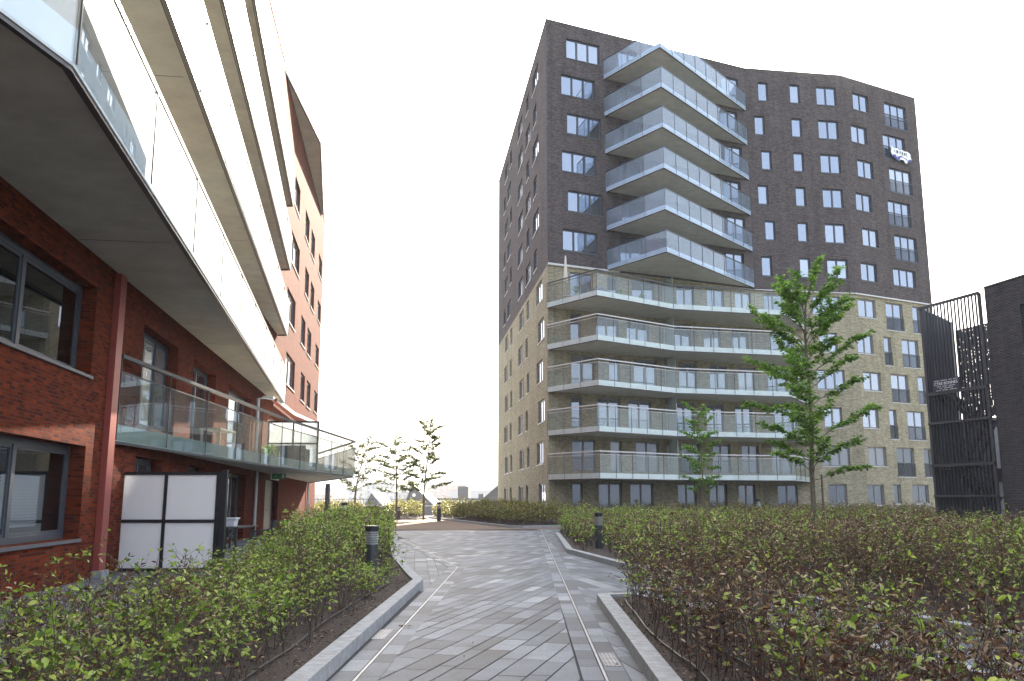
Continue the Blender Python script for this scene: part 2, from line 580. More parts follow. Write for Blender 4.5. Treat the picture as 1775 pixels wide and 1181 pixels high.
def window(root, fr, op, n, name='window', frame=M_FRAME, glass=M_GLASSU, sill=M_SILLD, rec=0.12, o=0.0, fw=0.07, railing=False, transom=None, curtain=False, ratios=None):
    a, b, c, d = op
    i = o - rec
    m = MB()
    g = 0.004
    A, B, Cc, D = a + g, b - g, c + g, d - g
    fbox(m, fr, A, B, D - fw, D, i - 0.07, i)
    fbox(m, fr, A, B, Cc, Cc + fw, i - 0.07, i)
    fbox(m, fr, A, A + fw, Cc + fw, D - fw, i - 0.07, i)
    fbox(m, fr, B - fw, B, Cc + fw, D - fw, i - 0.07, i)
    cuts = [k / n for k in range(1, n)] if ratios is None else ratios
    edges = [A + fw]
    for t in cuts:
        u = A + (B - A) * t
        fbox(m, fr, u - fw * 0.62, u + fw * 0.62, Cc + fw, D - fw, i - 0.07, i + 0.006)
        edges += [u - fw * 0.62, u + fw * 0.62]
    edges.append(B - fw)
    if transom:
        zt = c + transom
        for k in range(0, len(edges), 2):
            fbox(m, fr, edges[k], edges[k + 1], zt - 0.04, zt + 0.04, i - 0.06, i - 0.006)
    # opening sashes, set back a little
    for k in range(0, len(edges), 2):
        ua, ub = edges[k], edges[k + 1]
        s = fw * 0.5
        za, zb = Cc + fw, D - fw
        if transom:
            continue
        fbox(m, fr, ua, ub, zb - s, zb, i - 0.05, i - 0.02)
        fbox(m, fr, ua, ub, za, za + s, i - 0.05, i - 0.02)
        fbox(m, fr, ua, ua + s, za + s, zb - s, i - 0.05, i - 0.02)
        fbox(m, fr, ub - s, ub, za + s, zb - s, i - 0.05, i - 0.02)
    w = m.build(name, frame, root)
    p = MB()
    for k in range(0, len(edges), 2):
        p.quad([fr.pt(edges[k], Cc + fw, i - 0.04), fr.pt(edges[k + 1], Cc + fw, i - 0.04), fr.pt(edges[k + 1], D - fw, i - 0.04), fr.pt(edges[k], D - fw, i - 0.04)])
    p.build('pane', glass, w)
    if sill is not None:
        s = MB()
        fbox(s, fr, a - 0.03, b + 0.03, c - 0.06, c - 0.003, o - 0.02, o + 0.05)
        s.build('sill', sill, w)
    if railing:
        r = MB()
        zt = c + 1.08
        fbox(r, fr, a - 0.02, b + 0.02, zt, zt + 0.05, o + 0.01, o + 0.06)
        fbox(r, fr, a - 0.02, b + 0.02, c + 0.04, c + 0.08, o + 0.01, o + 0.06)
        nb = max(4, int((b - a) / 0.105))
        for k in range(nb + 1):
            u = a + (b - a) * k / nb
            fbox(r, fr, u - 0.011, u + 0.011, c + 0.08, zt, o + 0.02, o + 0.045)
        r.build('railing', M_DGREY, w)
    return w


def offset_poly(pts, t, closed=False):
    """mitred parallel of an open 2D polyline; positive t to the right of travel"""
    out = []
    n = len(pts)
    for i in range(n):
        p = Vector(pts[i])
        if closed:
            a, b = Vector(pts[i - 1]), Vector(pts[(i + 1) % n])
        else:
            a = Vector(pts[i - 1]) if i > 0 else None
            b = Vector(pts[i + 1]) if i < n - 1 else None
        d1 = (p - a).normalized() if a is not None else None
        d2 = (b - p).normalized() if b is not None else None
        if d1 is None:
            d1 = d2
        if d2 is None:
            d2 = d1
        n1 = Vector((d1.y, -d1.x))
        n2 = Vector((d2.y, -d2.x))
        m = (n1 + n2)
        m = m / max(0.25, (1 + n1.dot(n2)))
        out.append(p + m * t)
    return out


def strip(mb, pts, t0, t1, z0, z1, piece=None, gap=0.0, mi=0, closed=False):
    """a mitred band along a polyline, optionally cut into pieces with open joints"""
    A, B = offset_poly(pts, t0, closed), offset_poly(pts, t1, closed)
    joints = []
    nn = len(pts) if closed else len(pts) - 1
    for k in range(nn):
        k2 = (k + 1) % len(pts)
        L = (Vector(pts[k2]) - Vector(pts[k])).length
        cnt = 1 if not piece else max(1, round(L / piece))
        for j in range(cnt):
            f0, f1 = j / cnt, (j + 1) / cnt
            e = gap / 2 / L
            g0 = f0 + (e if piece else 0)
            g1 = f1 - (e if piece else 0)
            a0, a1 = A[k].lerp(A[k2], g0), A[k].lerp(A[k2], g1)
            b0, b1 = B[k].lerp(B[k2], g0), B[k].lerp(B[k2], g1)
            mb.hexa([(*a0, z0), (*a1, z0), (*b1, z0), (*b0, z0), (*a0, z1), (*a1, z1), (*b1, z1), (*b0, z1)], mi)
            joints.append((A[k].lerp(A[k2], f0), B[k].lerp(B[k2], f0)))
    joints.append((A[-1], B[-1]))
    return joints


def pip(x, y, poly):
    inside = False
    j = len(poly) - 1
    for i in range(len(poly)):
        xi, yi = poly[i]
        xj, yj = poly[j]
        if (yi > y) != (yj > y) and x < (xj - xi) * (y - yi) / (yj - yi) + xi:
            inside = not inside
        j = i
    return inside


def clip_convex(poly, clip):
    """Sutherland-Hodgman; clip polygon counter-clockwise"""
    out = poly
    for i in range(len(clip)):
        a, b = clip[i], clip[(i + 1) % len(clip)]
        inp, out = out, []
        if not inp:
            return []

        def side(p):
            return (b[0] - a[0]) * (p[1] - a[1]) - (b[1] - a[1]) * (p[0] - a[0])
        for j in range(len(inp)):
            p, q = inp[j - 1], inp[j]
            sp, sq = side(p), side(q)
            if (sp >= 0) != (sq >= 0):
                t = sp / (sp - sq)
                out.append((p[0] + (q[0] - p[0]) * t, p[1] + (q[1] - p[1]) * t))
            if sq >= 0:
                out.append(q)
    return out


def ccw(poly):
    a = sum(poly[i - 1][0] * poly[i][1] - poly[i][0] * poly[i - 1][1] for i in range(len(poly)))
    return poly if a > 0 else poly[::-1]


# ------------------------------------------------------------------ ground, paving, beds
def sheet(name, poly, z, mat, thick=None):
    m = MB()
    if thick:
        m.prism(ccw(poly), z - thick, z)
    else:
        m.quad([(x, y, z) for x, y in ccw(poly)], [(x, y) for x, y in ccw(poly)])
    o = m.build(name, mat)
    return tag(o, kind='structure')


sheet('ground', [(-3000, -1500), (3000, -1500), (3000, 4500), (-3000, 4500)], -9.0, M_GROUND)
sheet('plaza', [(-40, -30), (60, -30), (60, 96), (-40, 96)], -0.03, M_DECK, 8.0)


def slabs(mb, region, ang, widths, lens, z, gap=0.008, seed=1, zj=0.002):
    """slabs of random length in rows at an angle, clipped to a convex region"""
    rnd = random.Random(seed)
    region = ccw(region)
    ca, sa = math.cos(ang), math.sin(ang)
    loc = [(x * ca + y * sa, -x * sa + y * ca) for x, y in region]
    u0, u1 = min(p[0] for p in loc), max(p[0] for p in loc)
    v0, v1 = min(p[1] for p in loc), max(p[1] for p in loc)
    v = v0
    while v < v1:
        w = rnd.choice(widths)
        u = u0 - rnd.random() * lens[1]
        while u < u1:
            l = rnd.uniform(*lens)
            q = [(u + gap / 2, v + gap / 2), (u + l - gap / 2, v + gap / 2), (u + l - gap / 2, v + w - gap / 2), (u + gap / 2, v + w - gap / 2)]
            q = clip_convex([(x * ca - y * sa, x * sa + y * ca) for x, y in q], region)
            if len(q) >= 3:
                h = z + rnd.uniform(0, zj)
                mb.quad([(x, y, h) for x, y in q], [(x, y) for x, y in q])
            u += l
        v += w


# bed outlines (plan); the first listed points run along the visible kerb
BED_L = [(-1.75, 0.5), (-1.75, 17.0), (-3.1, 24.0), (-4.6, 36.0), (-6.2, 43.5), (-8.0, 43.0), (-6.7, 26.0), (-4.6, 12.0), (-4.4, 0.5)]
BED_R = [(1.16, 0.5), (1.45, 13.75), (1.9, 13.9), (2.6, 11.5), (3.7, 8.0), (5.0, 3.0), (5.6, 0.5)]
BED_R2 = [(1.70, 26.6), (2.55, 20.8), (3.9, 15.0), (5.0, 11.0), (6.6, 5.5), (8.5, 1.0), (18.6, 24.0), (17.0, 37.0), (17.6, 44.0), (15.5, 49.0), (3.0, 49.0), (1.9, 40.0)]
BED_M = [(-7.6, 84.0), (-6.9, 78.0), (-0.2, 51.5), (0.6, 51.0), (4.4, 53.0), (5.4, 56.0), (2.0, 61.3), (-2.0, 94.0), (-8.0, 94.0)]
BED_F = [(16.5, 56.5), (27.0, 57.5), (31.0, 64.0), (24.5, 67.5), (17.0, 62.5)]
BED_FL = [(-17.0, 68.0), (-11.3, 66.0), (-11.0, 69.0), (-13.2, 79.0), (-17.0, 90.0)]
BED_FM = [(-10.9, 74.0), (-7.6, 72.0), (-7.2, 76.0), (-8.6, 88.0), (-11.6, 90.0)]
BED_T = [(4.4, 53.0), (16.5, 56.5), (17.0, 61.5), (11.8, 61.0), (5.8, 56.6)]

soil = MB()
for poly in (BED_L, BED_R, BED_R2, BED_M, BED_F, BED_FL, BED_FM):
    soil.quad([(x, y, 0.085) for x, y in ccw(poly)], [(x, y) for x, y in ccw(poly)])
tag(soil.build('soil', M_SOIL), kind='structure')
mul = MB()
mp = [(-10.5, 66.0), (-6.2, 47.6), (-3.0, 46.9), (3.3, 49.4), (4.3, 52.8), (0.6, 50.8), (-0.4, 51.2), (-7.0, 77.5)]
mul.quad([(x, y, 0.012) for x, y in ccw(mp)], [(x, y) for x, y in ccw(mp)])
tag(mul.build('mulch_strip', M_MULCH), kind='structure')

pave = MB()
# central field, laid at a slant
C_FIELD = [[(-1.16, 1), (0.43, 1), (0.86, 21.0), (-1.07, 20.95)], [(-1.07, 20.95), (0.86, 21.0), (1.31, 47.0), (-4.2, 36.5)], [(-4.2, 36.5), (1.31, 47.0), (1.33, 48.8), (-3.2, 47.1), (-6.0, 47.6), (-6.2, 44.0)]]
for k, fld in enumerate(C_FIELD):
    slabs(pave, fld, R(75.2), [0.17, 0.2, 0.2, 0.27, 0.30], (0.5, 1.1), 0.002, 0.014, seed=5)
# right of the right drain: mirrored slant
slabs(pave, [(0.98, 1), (6, 1), (6, 12), (2.9, 20.8), (1.9, 26.6), (2.1, 40), (3.3, 49.4), (1.74, 48.8), (1.40, 21)][::1] if False else [(0.90, 1), (5.6, 1), (5.6, 13), (1.42, 33)], R(100.5), [0.2, 0.26, 0.3], (0.4, 0.9), 0.002, 0.010, seed=9)
slabs(pave, [(1.42, 33), (3.2, 24), (5.6, 49.5), (1.74, 48.8)], R(100.5), [0.2, 0.26, 0.3], (0.4, 0.9), 0.002, 0.010, seed=10)
# left of the left drain
slabs(pave, [(-1.49, 15.5), (-1.45, 20.88), (-4.55, 36.15), (-6.6, 44), (-6.6, 30), (-2.2, 15.5)], R(96), [0.2, 0.26, 0.3], (0.4, 0.9), 0.002, 0.010, seed=11)


def band(a, b, w0, w1, lens, seed):
    """a row of slabs along a drain between lateral offsets w0..w1"""
    rnd = random.Random(seed)
    d = Vector(b) - Vector(a)
    L = d.length
    d /= L
    n = Vector((d.y, -d.x))
    s = 0
    while s < L:
        e = min(L, s + rnd.uniform(*lens))
        p = [Vector(a) + d * (s + .005) + n * w0, Vector(a) + d * (s + .005) + n * w1, Vector(a) + d * (e - .005) + n * w1, Vector(a) + d * (e - .005) + n * w0]
        pave.quad([(q.x, q.y, 0.003) for q in p], [(q.x, q.y) for q in p])
        s = e


band((-1.39, 1), (-1.24, 20.95), 0.022, 0.205, (0.45, 0.75), 1)
band((-1.39, 1), (-1.24, 20.95), -0.205, -0.022, (0.45, 0.75), 2)
band((-1.24, 20.95), (-4.35, 36.2), 0.022, 0.19, (0.45, 0.75), 3)
band((-1.24, 20.95), (-4.35, 36.2), -0.19, -0.022, (0.45, 0.75), 4)
band((0.68, 1), (1.54, 48.7), 0.022, 0.20, (0.4, 0.7), 6)
band((0.68, 1), (1.54, 48.7), -0.20, -0.022, (0.4, 0.7), 8)
tag(pave.build('path_paving', M_PAVE), kind='structure')
jo = MB()
jp = [(-6.6, 0.5), (6.6, 0.5), (6.6, 49.4), (3.3, 49.4), (-3.0, 46.9), (-6.2, 47.6), (-10, 60), (-10, 20)]
jo.quad([(x, y, -0.006) for x, y in ccw(jp)], [(x, y) for x, y in ccw(jp)])
tag(jo.build('paving_joints', M_JOINT), kind='structure')
ter = MB()
slabs(ter, [(-4.3, 1), (-4.6, 12), (-6.5, 25), (-8.6, 21.0), (-6.3, 2)][::-1], R(62), [0.24, 0.28, 0.32], (0.4, 0.9), 0.003, 0.010, seed=21)
slabs(ter, [(-6.5, 25), (-7.9, 43), (-14, 62), (-8.6, 21)], R(62), [0.24, 0.28, 0.32], (0.4, 0.9), 0.003, 0.010, seed=22)
tag(ter.build('terrace_paving', M_PAVED), kind='structure')


def kerb(pts, label_side=1, z1=0.13, w=0.18):
    m = MB()
    strip(m, pts, 0.0, w * label_side, -0.02, z1, 1.0, 0.006)
    return tag(m.build('kerb', M_KERB), kind='structure')


kerb([(-1.58, 0.5), (-1.58, 16.4), (-1.75, 17.2), (-3.0, 24.0), (-4.5, 36.0), (-6.1, 43.6)], -1)
kerb([(1.0, 0.5), (1.27, 13.85), (1.95, 14.05), (3.85, 8.0), (5.7, 0.5)], 1)
kerb([(1.9, 40.0), (1.58, 26.6), (2.42, 20.7), (3.8, 15.0), (4.9, 11.0), (6.5, 5.5)], -1)
kerb([(-7.7, 84.0), (-7.05, 78.0), (-0.35, 51.3), (0.55, 50.8), (4.45, 52.85), (16.4, 56.3)], -1)
kerb([(-17.0, 67.8), (-11.2, 65.8), (-10.85, 69.0), (-13.0, 79.0)], -1)
kerb([(-11.6, 89.0), (-11.0, 73.8), (-7.5, 71.8), (-7.05, 76.0)], -1)
kerb([(26.5, 57.2), (16.5, 56.3)], -1)
kerb([(3.0, 49.2), (15.5, 49.2), (17.8, 44.0)], 1)

# mulch chips lying on the near soil
rnd = np.random.default_rng(3)


def mesh_np(name, V, F, mat, parent=None, nper=4, smooth=False):
    """fast mesh from an (n,3) array and an (m,nper) face array"""
    off = Vector((0, 0, 0))
    p = parent
    while p is not None:
        off += p.location
        p = p.parent
    V = np.asarray(V, np.float32) - np.array(off, np.float32)
    F = np.asarray(F, np.int32)
    me = bpy.data.meshes.new(name)
    me.vertices.add(len(V))
    me.vertices.foreach_set('co', V.ravel())
    me.loops.add(F.size)
    me.loops.foreach_set('vertex_index', F.ravel())
    me.polygons.add(len(F))
    me.polygons.foreach_set('loop_start', np.arange(0, F.size, nper, dtype=np.int32))
    me.polygons.foreach_set('loop_total', np.full(len(F), nper, np.int32))
    if smooth:
        me.polygons.foreach_set('use_smooth', np.ones(len(F), bool))
    me.materials.append(mat)
    me.update(calc_edges=True)
    me.validate()
    o = bpy.data.objects.new(name, me)
    COL.objects.link(o)
    o.parent = parent
    return o


def basis(dirs, spin):
    """orthonormal frames whose x axis is dirs, rolled by spin"""
    d = dirs / np.maximum(1e-6, np.linalg.norm(dirs, axis=1, keepdims=True))
    up = np.where(np.abs(d[:, 2:3]) > 0.95, np.array([[1.0, 0, 0]]), np.array([[0, 0, 1.0]]))
    s = np.cross(up, d)
    s /= np.linalg.norm(s, axis=1, keepdims=True)
    t = np.cross(d, s)
    c, sn = np.cos(spin)[:, None], np.sin(spin)[:, None]
    return d, s * c + t * sn, -s * sn + t * c


LEAF8 = np.array([(0, 0, 0), (.36, 0, -.03), (.72, 0, -.05), (1, 0, -.16), (.30, .24, .05), (.68, .21, .02), (.30, -.24, .05), (.68, -.21, .02)])
LEAF8F = np.array([(0, 1, 4, 4), (1, 2, 5, 4), (2, 3, 5, 5), (0, 6, 1, 1), (1, 6, 7, 2), (2, 7, 3, 3)])
CURL8 = np.array([(0, 0, 0), (.34, 0, -.05), (.70, 0, -.02), (1, 0, .10), (.32, .13, .12), (.68, .10, .14), (.32, -.13, .12), (.68, -.10, .14)])
LEAF4 = np.array([(0, 0, 0), (.5, .27, .06), (1, 0, -.08), (.5, -.27, .06)])
LEAF4F = np.array([(0, 1, 2, 3)])
CURL4 = np.array([(0, 0, 0), (.5, .15, .10), (1, 0, .04), (.5, -.15, .10)])
LEAF6TRI = np.array([(0, 1, 4), (1, 2, 5), (1, 5, 4), (2, 3, 5), (0, 6, 1), (1, 6, 7), (1, 7, 2), (2, 7, 3)])


def leaves(pos, dirs, size, spin, shape, tri):
    d, s, t = basis(dirs, spin)
    V = (pos[:, None, :] + size[:, None, None] * (shape[None, :, 0:1] * d[:, None, :] + shape[None, :, 1:2] * s[:, None, :] + shape[None, :, 2:3] * t[:, None, :]))
    n = len(shape)
    F = (np.arange(len(pos)) * n)[:, None, None] + tri[None]
    return V.reshape(-1, 3), F.reshape(-1, tri.shape[1])


def chips(poly, n, z, name, size=(0.015, 0.05)):
    xs = [p[0] for p in poly]
    ys = [p[1] for p in poly]
    P = []
    while len(P) < n:
        x, y = rnd.uniform(min(xs), max(xs)), rnd.uniform(min(ys), max(ys))
        if pip(x, y, poly):
            P.append((x, y, z + rnd.uniform(0, 0.012)))
    P = np.array(P)
    d = rnd.normal(size=(n, 3))
    d[:, 2] *= 0.25
    V, F = leaves(P, d, rnd.uniform(*size, n), rnd.uniform(-.7, .7, n), LEAF4 * np.array([1, .7, 1]), LEAF4F)
    return V, F


V1, F1 = chips([(-1.78, 4), (-1.78, 17), (-2.6, 17), (-4.3, 9), (-4.3, 4)], 9000, 0.088, '')
V2, F2 = chips([(1.1, 4), (1.45, 13.7), (3.4, 8.0), (4.4, 4)], 8000, 0.088, '')
o = mesh_np('bark_mulch', np.vstack([V1, V2]), np.vstack([F1, F2 + len(V1)]), M_CHIP)
tag(o, 'brown bark chips strewn over the dark soil under the two nearest hedges', 'mulch', kind='stuff')

# slot drains and gully covers
dr = MB()
strip(dr, [(-1.385, 1.0), (-1.24, 20.95), (-4.35, 36.2)], -0.012, 0.012, -0.02, 0.006, 1.0, 0.004)
tag(dr.build('slot_drain', M_DRAIN), 'pale steel slot drain with a sharp bend, left side of the path', 'drain')
dr = MB()
strip(dr, [(0.68, 1.0), (1.54, 48.7)], -0.012, 0.012, -0.02, 0.006, 1.0, 0.004)
tag(dr.build('slot_drain', M_DRAIN), 'long straight pale steel slot drain on the right side of the path', 'drain')


def gully(cx, cy, w, l, label):
    t = thing('drain_cover', label, 'drain cover', (cx, cy, 0.0))
    m = MB()
    m.box(cx - w / 2, cx + w / 2, cy - l / 2, cy + l / 2, -0.02, 0.007)
    for i in range(4):
        for j in range(10):
            x, y = cx - w / 2 + w * (i + .5) / 4, cy - l / 2 + l * (j + .5) / 10
            m.quad([(x - .012, y - .012, .0085), (x + .012, y - .012, .0085), (x + .012, y + .012, .0085), (x - .012, y + .012, .0085)], None, 1)
    m.build('cover_plate', [M_DRAIN, M_JOINT], t)


gully(0.93, 8.95, 0.15, 0.72, 'perforated steel drain cover beside the right slot drain and kerb')
gully(-1.475, 10.6, 0.14, 0.75, 'pale steel drain cover beside the left slot drain and kerb')

# irrigation hoses on the soil
for k, (pts, lab) in enumerate([([(-2.15, 1.5), (-2.12, 8), (-2.2, 12), (-2.1, 16.2)], 'black drip hose nearest the kerb in the left bed'),
                               ([(-2.75, 1.5), (-2.7, 8), (-2.78, 12), (-2.6, 17)], 'black drip hose second from the kerb in the left bed'),
                               ([(1.52, 1.5), (1.55, 7), (1.50, 10), (1.62, 13.6)], 'black drip hose nearest the kerb in the right bed'),
                               ([(2.0, 1.5), (2.05, 7), (1.95, 10), (1.95, 12.8)], 'black drip hose second from the kerb in the right bed')]):
    m = MB()
    P = []
    for a, b in zip(pts, pts[1:]):
        for j in range(8):
            f = j / 8
            P.append((a[0] + (b[0] - a[0]) * f + random.uniform(-.015, .015), a[1] + (b[1] - a[1]) * f, 0.102 + random.uniform(0, .02)))
    m.tube(P, 0.011, 5)
    tag(m.build('drip_hose', M_HOSE, smooth=True), lab, 'hose', 'drip hoses on the soil')

# fallen leaves on the slabs
for k, (x, y, s, lab) in enumerate([(-0.52, 9.05, 0.07, 'curled brown fallen leaf in the middle of the near paving'), (-0.42, 9.9, 0.05, 'small dark fallen leaf on the paving behind the curled brown one'),
                                    (-1.32, 11.2, 0.09, 'reddish fallen leaves in the gutter by the left kerb'), (0.97, 8.72, 0.05, 'dark fallen leaf on the perforated drain cover')]):
    n = 4 if k == 2 else 1
    P = np.array([[x + rnd.normal() * .05, y + rnd.normal() * .05, 0.02] for _ in range(n)])
    V, F = leaves(P, rnd.normal(size=(n, 3)) * [1, 1, .1], np.full(n, s), rnd.uniform(-.5, .5, n), CURL8, LEAF6TRI)
    tag(mesh_np('fallen_leaf', V, F, M_DRY, nper=3), lab, 'leaf', 'leaves lying on the paving')

# ------------------------------------------------------------------ dark and beige apartment tower
A, B, Cp, D, E = (-1.5, 96.8), (2.56, 62.0), (19.45, 69.8), (27.95, 71.1), (36.3, 75.5)
G1, G2 = (38.5, 92.0), (10.0, 104.0)
FH, ZB, ZR = 3.02, 18.15, 37.15
tower = thing('apartment_tower', 'tall apartment tower of dark brown brick above pale yellow brick, with pointed balconies', 'building', (20, 80, 0))
fAB, fBC, fCD, fDE = Fr(A, B), Fr(B, Cp), Fr(Cp, D), Fr(D, E)
LAB = fAB.L
SB = 0.12                                                    # the pale lower storeys stand back a little


def head(k):
    return 2.75 + FH * k


dark = {'AB': [], 'BC': [], 'CD': [], 'DE': []}
pale = {'AB': [], 'BC': [], 'CD': [], 'DE': []}
wins = []                                                    # (facade key, opening, panes, kind)


def addw(key, op, n, kind, k):
    (dark if k >= 6 else pale)[key].append(op)
    wins.append((key, op, n, kind, k))


for k in range(6, 12):
    h = head(k) + 0.08
    odd = k % 2
    u = 1.68 if odd else 1.22
    addw('BC', (u, u + 2.93, h - 1.62, h), 3, 'window', k)
    # doors of the pointed balconies, mostly hidden by slab and balustrade
    addw('BC', (6.1 + 0.2 * odd, 8.0 + 0.2 * odd, h - 2.3, h), 2, 'balcony_door', k)
    addw('BC', (9.6, 11.2, h - 2.3, h), 2, 'balcony_door', k)
    u = 16.2 if odd else 15.9
    addw('BC', (u, u + 1.75, h - 2.3, h), 2, 'balcony_door', k)
    u = 1.13 if odd else 0.68
    addw('CD', (u, u + 0.9, h - 1.66, h), 1, 'window', k)
    addw('CD', (3.95, 4.87, h - 1.66, h), 1, 'window', k)
    addw('CD', (6.33, 8.15, h - 1.66, h), 2, 'window', k)
    u = 1.4 if odd else 0.92
    addw('DE', (u, u + 1.92, h - 1.6, h - 0.04), 2, 'window', k)
    u = 5.28 if odd else 4.8
    if k == 6:
        addw('DE', (u, u + 2.82, h - 1.6, h - 0.04), 3, 'window', k)
    else:
        addw('DE', (u, u + 2.82, h - 2.32, h - 0.08), 3, 'french_window', k)
    hb = head(k) + 0.03
    if odd:
        bl = [(4.3, 7.5, 2), (9.8, 11.4, 1), (14.2, 17.3, 2), (22.2, 23.8, 1), (25.7, 28.4, 2)]
    else:
        bl = [(5.3, 7.1, 1), (9.0, 11.9, 2), (13.9, 17.0, 2), (23.1, 26.0, 2), (27.8, 29.5, 1)]
    for a, b, n in bl:
        addw('AB', (LAB - b, LAB - a, hb - 1.62, hb), n, 'window' if n == 2 else 'narrow_window', k)
for k in range(0, 6):
    h = head(k)
    odd = k % 2
    if odd:
        ds = [(1.85, 3.78, 2), (4.97, 5.90, 1), (7.10, 9.10, 2), (11.10, 12.75, 2), (13.95, 15.60, 2), (16.68, 18.30, 2)]
    else:
        ds = [(1.83, 2.68, 1), (3.95, 5.85, 2), (6.55, 8.52, 2), (10.67, 12.33, 2), (13.50, 15.12, 2), (16.22, 17.83, 2)]
    for a, b, n in ds:
        addw('BC', (a, b, h - 2.25, h - 0.03), n, 'balcony_door', k)
    addw('CD', (0.75 if odd else 1.1, 2.4 if odd else 2.75, h - 2.25, h - 0.03), 2, 'balcony_door', k)
    if odd:
        addw('CD', (4.92, 7.32, h - 1.62, h), 3, 'window', k)
        addw('DE', (0.43, 2.5, h - 1.58, h - 0.04), 2, 'window', k)
        addw('DE', (3.70, 5.78, h - 2.38, h - 0.02), 2, 'french_window', k)
        addw('DE', (6.96, 7.95, h - 2.38, h - 0.02), 1, 'french_window', k)
    else:
        addw('CD', (5.33, 6.87, h - 1.62, h), 2, 'window', k)
        addw('DE', (-0.05 + 0.12, 1.92, h - 1.60, h), 2, 'window', k)
        if k:
            addw('DE', (3.16, 4.05, h - 2.38, h + 0.02), 1, 'french_window', k)
            addw('DE', (5.33, 7.38, h - 2.38, h + 0.02), 2, 'french_window', k)
        else:
            addw('DE', (3.02, 3.88, h - 1.5, h + 0.04), 1, 'window', k)
            addw('DE', (5.22, 7.22, h - 1.5, h + 0.04), 2, 'window', k)
    if odd:
        bl = [(2.75, 5.9, 2), (10.1, 11.5, 1), (13.5, 16.4, 2), (21.9, 23.5, 1), (25.3, 28.2, 2)]
    else:
        bl = [(1.95, 5.1, 2), (10.9, 12.35, 1), (14.2, 17.2, 2), (22.4, 24.0, 1), (25.9, 28.9, 2)]
    for a, b, n in bl:
        addw('AB', (LAB - b, LAB - a, h - 1.66, h - 0.02), n, 'window' if n == 2 else 'narrow_window', k)

FRM = {'AB': fAB, 'BC': fBC, 'CD': fCD, 'DE': fDE}
mb = MB()
for key, fr in FRM.items():
    facade(mb, fr, ZB, ZR, dark[key], 0.24)
for P, Q in ((E, G1), (G1, G2), (G2, A)):
    facade(mb, Fr(P, Q), ZB, ZR, [], 0.1)
mb.quad([(x, y, ZR - 0.4) for x, y in (A, B, Cp, D, E, G1, G2)], [(x, y) for x, y in (A, B, Cp, D, E, G1, G2)])
mb.build('dark_brick_wall', M_DARK, tower)
mb = MB()
SBO = {'AB': 0.0, 'BC': -SB, 'CD': -SB, 'DE': -SB}
for key, fr in FRM.items():
    e = 0.0
    facade(mb, fr, -0.5, ZB - (0.0 if key == 'AB' else 0.0), pale[key], 0.24, o=SBO[key], u0=(0.0 if key in ('AB', 'CD') else 0.0))
for P, Q in ((E, G1), (G1, G2), (G2, A)):
    facade(mb, Fr(P, Q), -0.5, ZB, [], 0.1)
# the small return at the near corner
mb.quad([fBC.pt(0, -.5, 0), fBC.pt(0, -.5, -SB), fBC.pt(0, ZB, -SB), fBC.pt(0, ZB, 0)])
mb.build('pale_brick_wall', M_BEIGE, tower)
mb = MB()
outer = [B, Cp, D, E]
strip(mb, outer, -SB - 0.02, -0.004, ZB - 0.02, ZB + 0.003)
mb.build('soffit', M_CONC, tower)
for args in ((fBC, 0.0, 6.0, ZB - 0.02, ZB + 0.13, 0.004, 0.05), (fCD, 0.0, fCD.L, ZB - 0.06, ZB + 0.02, 0.004, 0.04), (fDE, 0.05, fDE.L, ZB - 0.06, ZB + 0.05, 0.004, 0.04)):
    mb = MB()
    fbox(mb, *args)
    mb.build('pale_trim', M_SILLL, tower)
mb = MB()
strip(mb, [A, B, Cp, D, E, G1, G2], -0.30, 0.03, ZR + 0.002, ZR + 0.07, closed=True)
mb.build('roof_coping', M_DGREY, tower)
for args in [(fr, u, u + 0.02, ZB + 0.15, ZR - 0.02, 0.003, 0.006) for fr, us in ((fBC, (0.35, 5.2)), (fCD, (0.05,)), (fDE, (0.06,))) for u in us] + \
        [(fBC, u, u + 0.02, -0.2, ZB - 0.1, -SB + 0.003, -SB + 0.006) for u in (0.55, 18.2)]:
    mb = MB()
    fbox(mb, *args)
    mb.build('movement_joint', M_BLACK, tower)
for key, op, n, kind, k in wins:
    lowz = k < 6
    fr = FRM[key]
    o = SBO[key] if lowz else 0.0
    fm = M_FRAME2 if lowz else M_FRAME
    if kind == 'balcony_door':
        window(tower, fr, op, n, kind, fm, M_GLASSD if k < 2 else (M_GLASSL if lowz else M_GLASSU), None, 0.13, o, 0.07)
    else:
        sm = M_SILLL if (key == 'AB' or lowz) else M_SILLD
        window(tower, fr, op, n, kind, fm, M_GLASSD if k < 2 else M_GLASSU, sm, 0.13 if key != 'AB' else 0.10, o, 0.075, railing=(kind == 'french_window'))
# roof vents under the coping
for fr, us in ((fBC, (3.2, 12.0)), (fCD, (4.4,)), (fDE, (2.1,))):
    for u in us:
        mb = MB()
        fbox(mb, fr, u, u + 0.35, ZR - 0.52, ZR - 0.38, 0.004, 0.03)
        mb.build('overflow_spout', M_BLACK, tower)


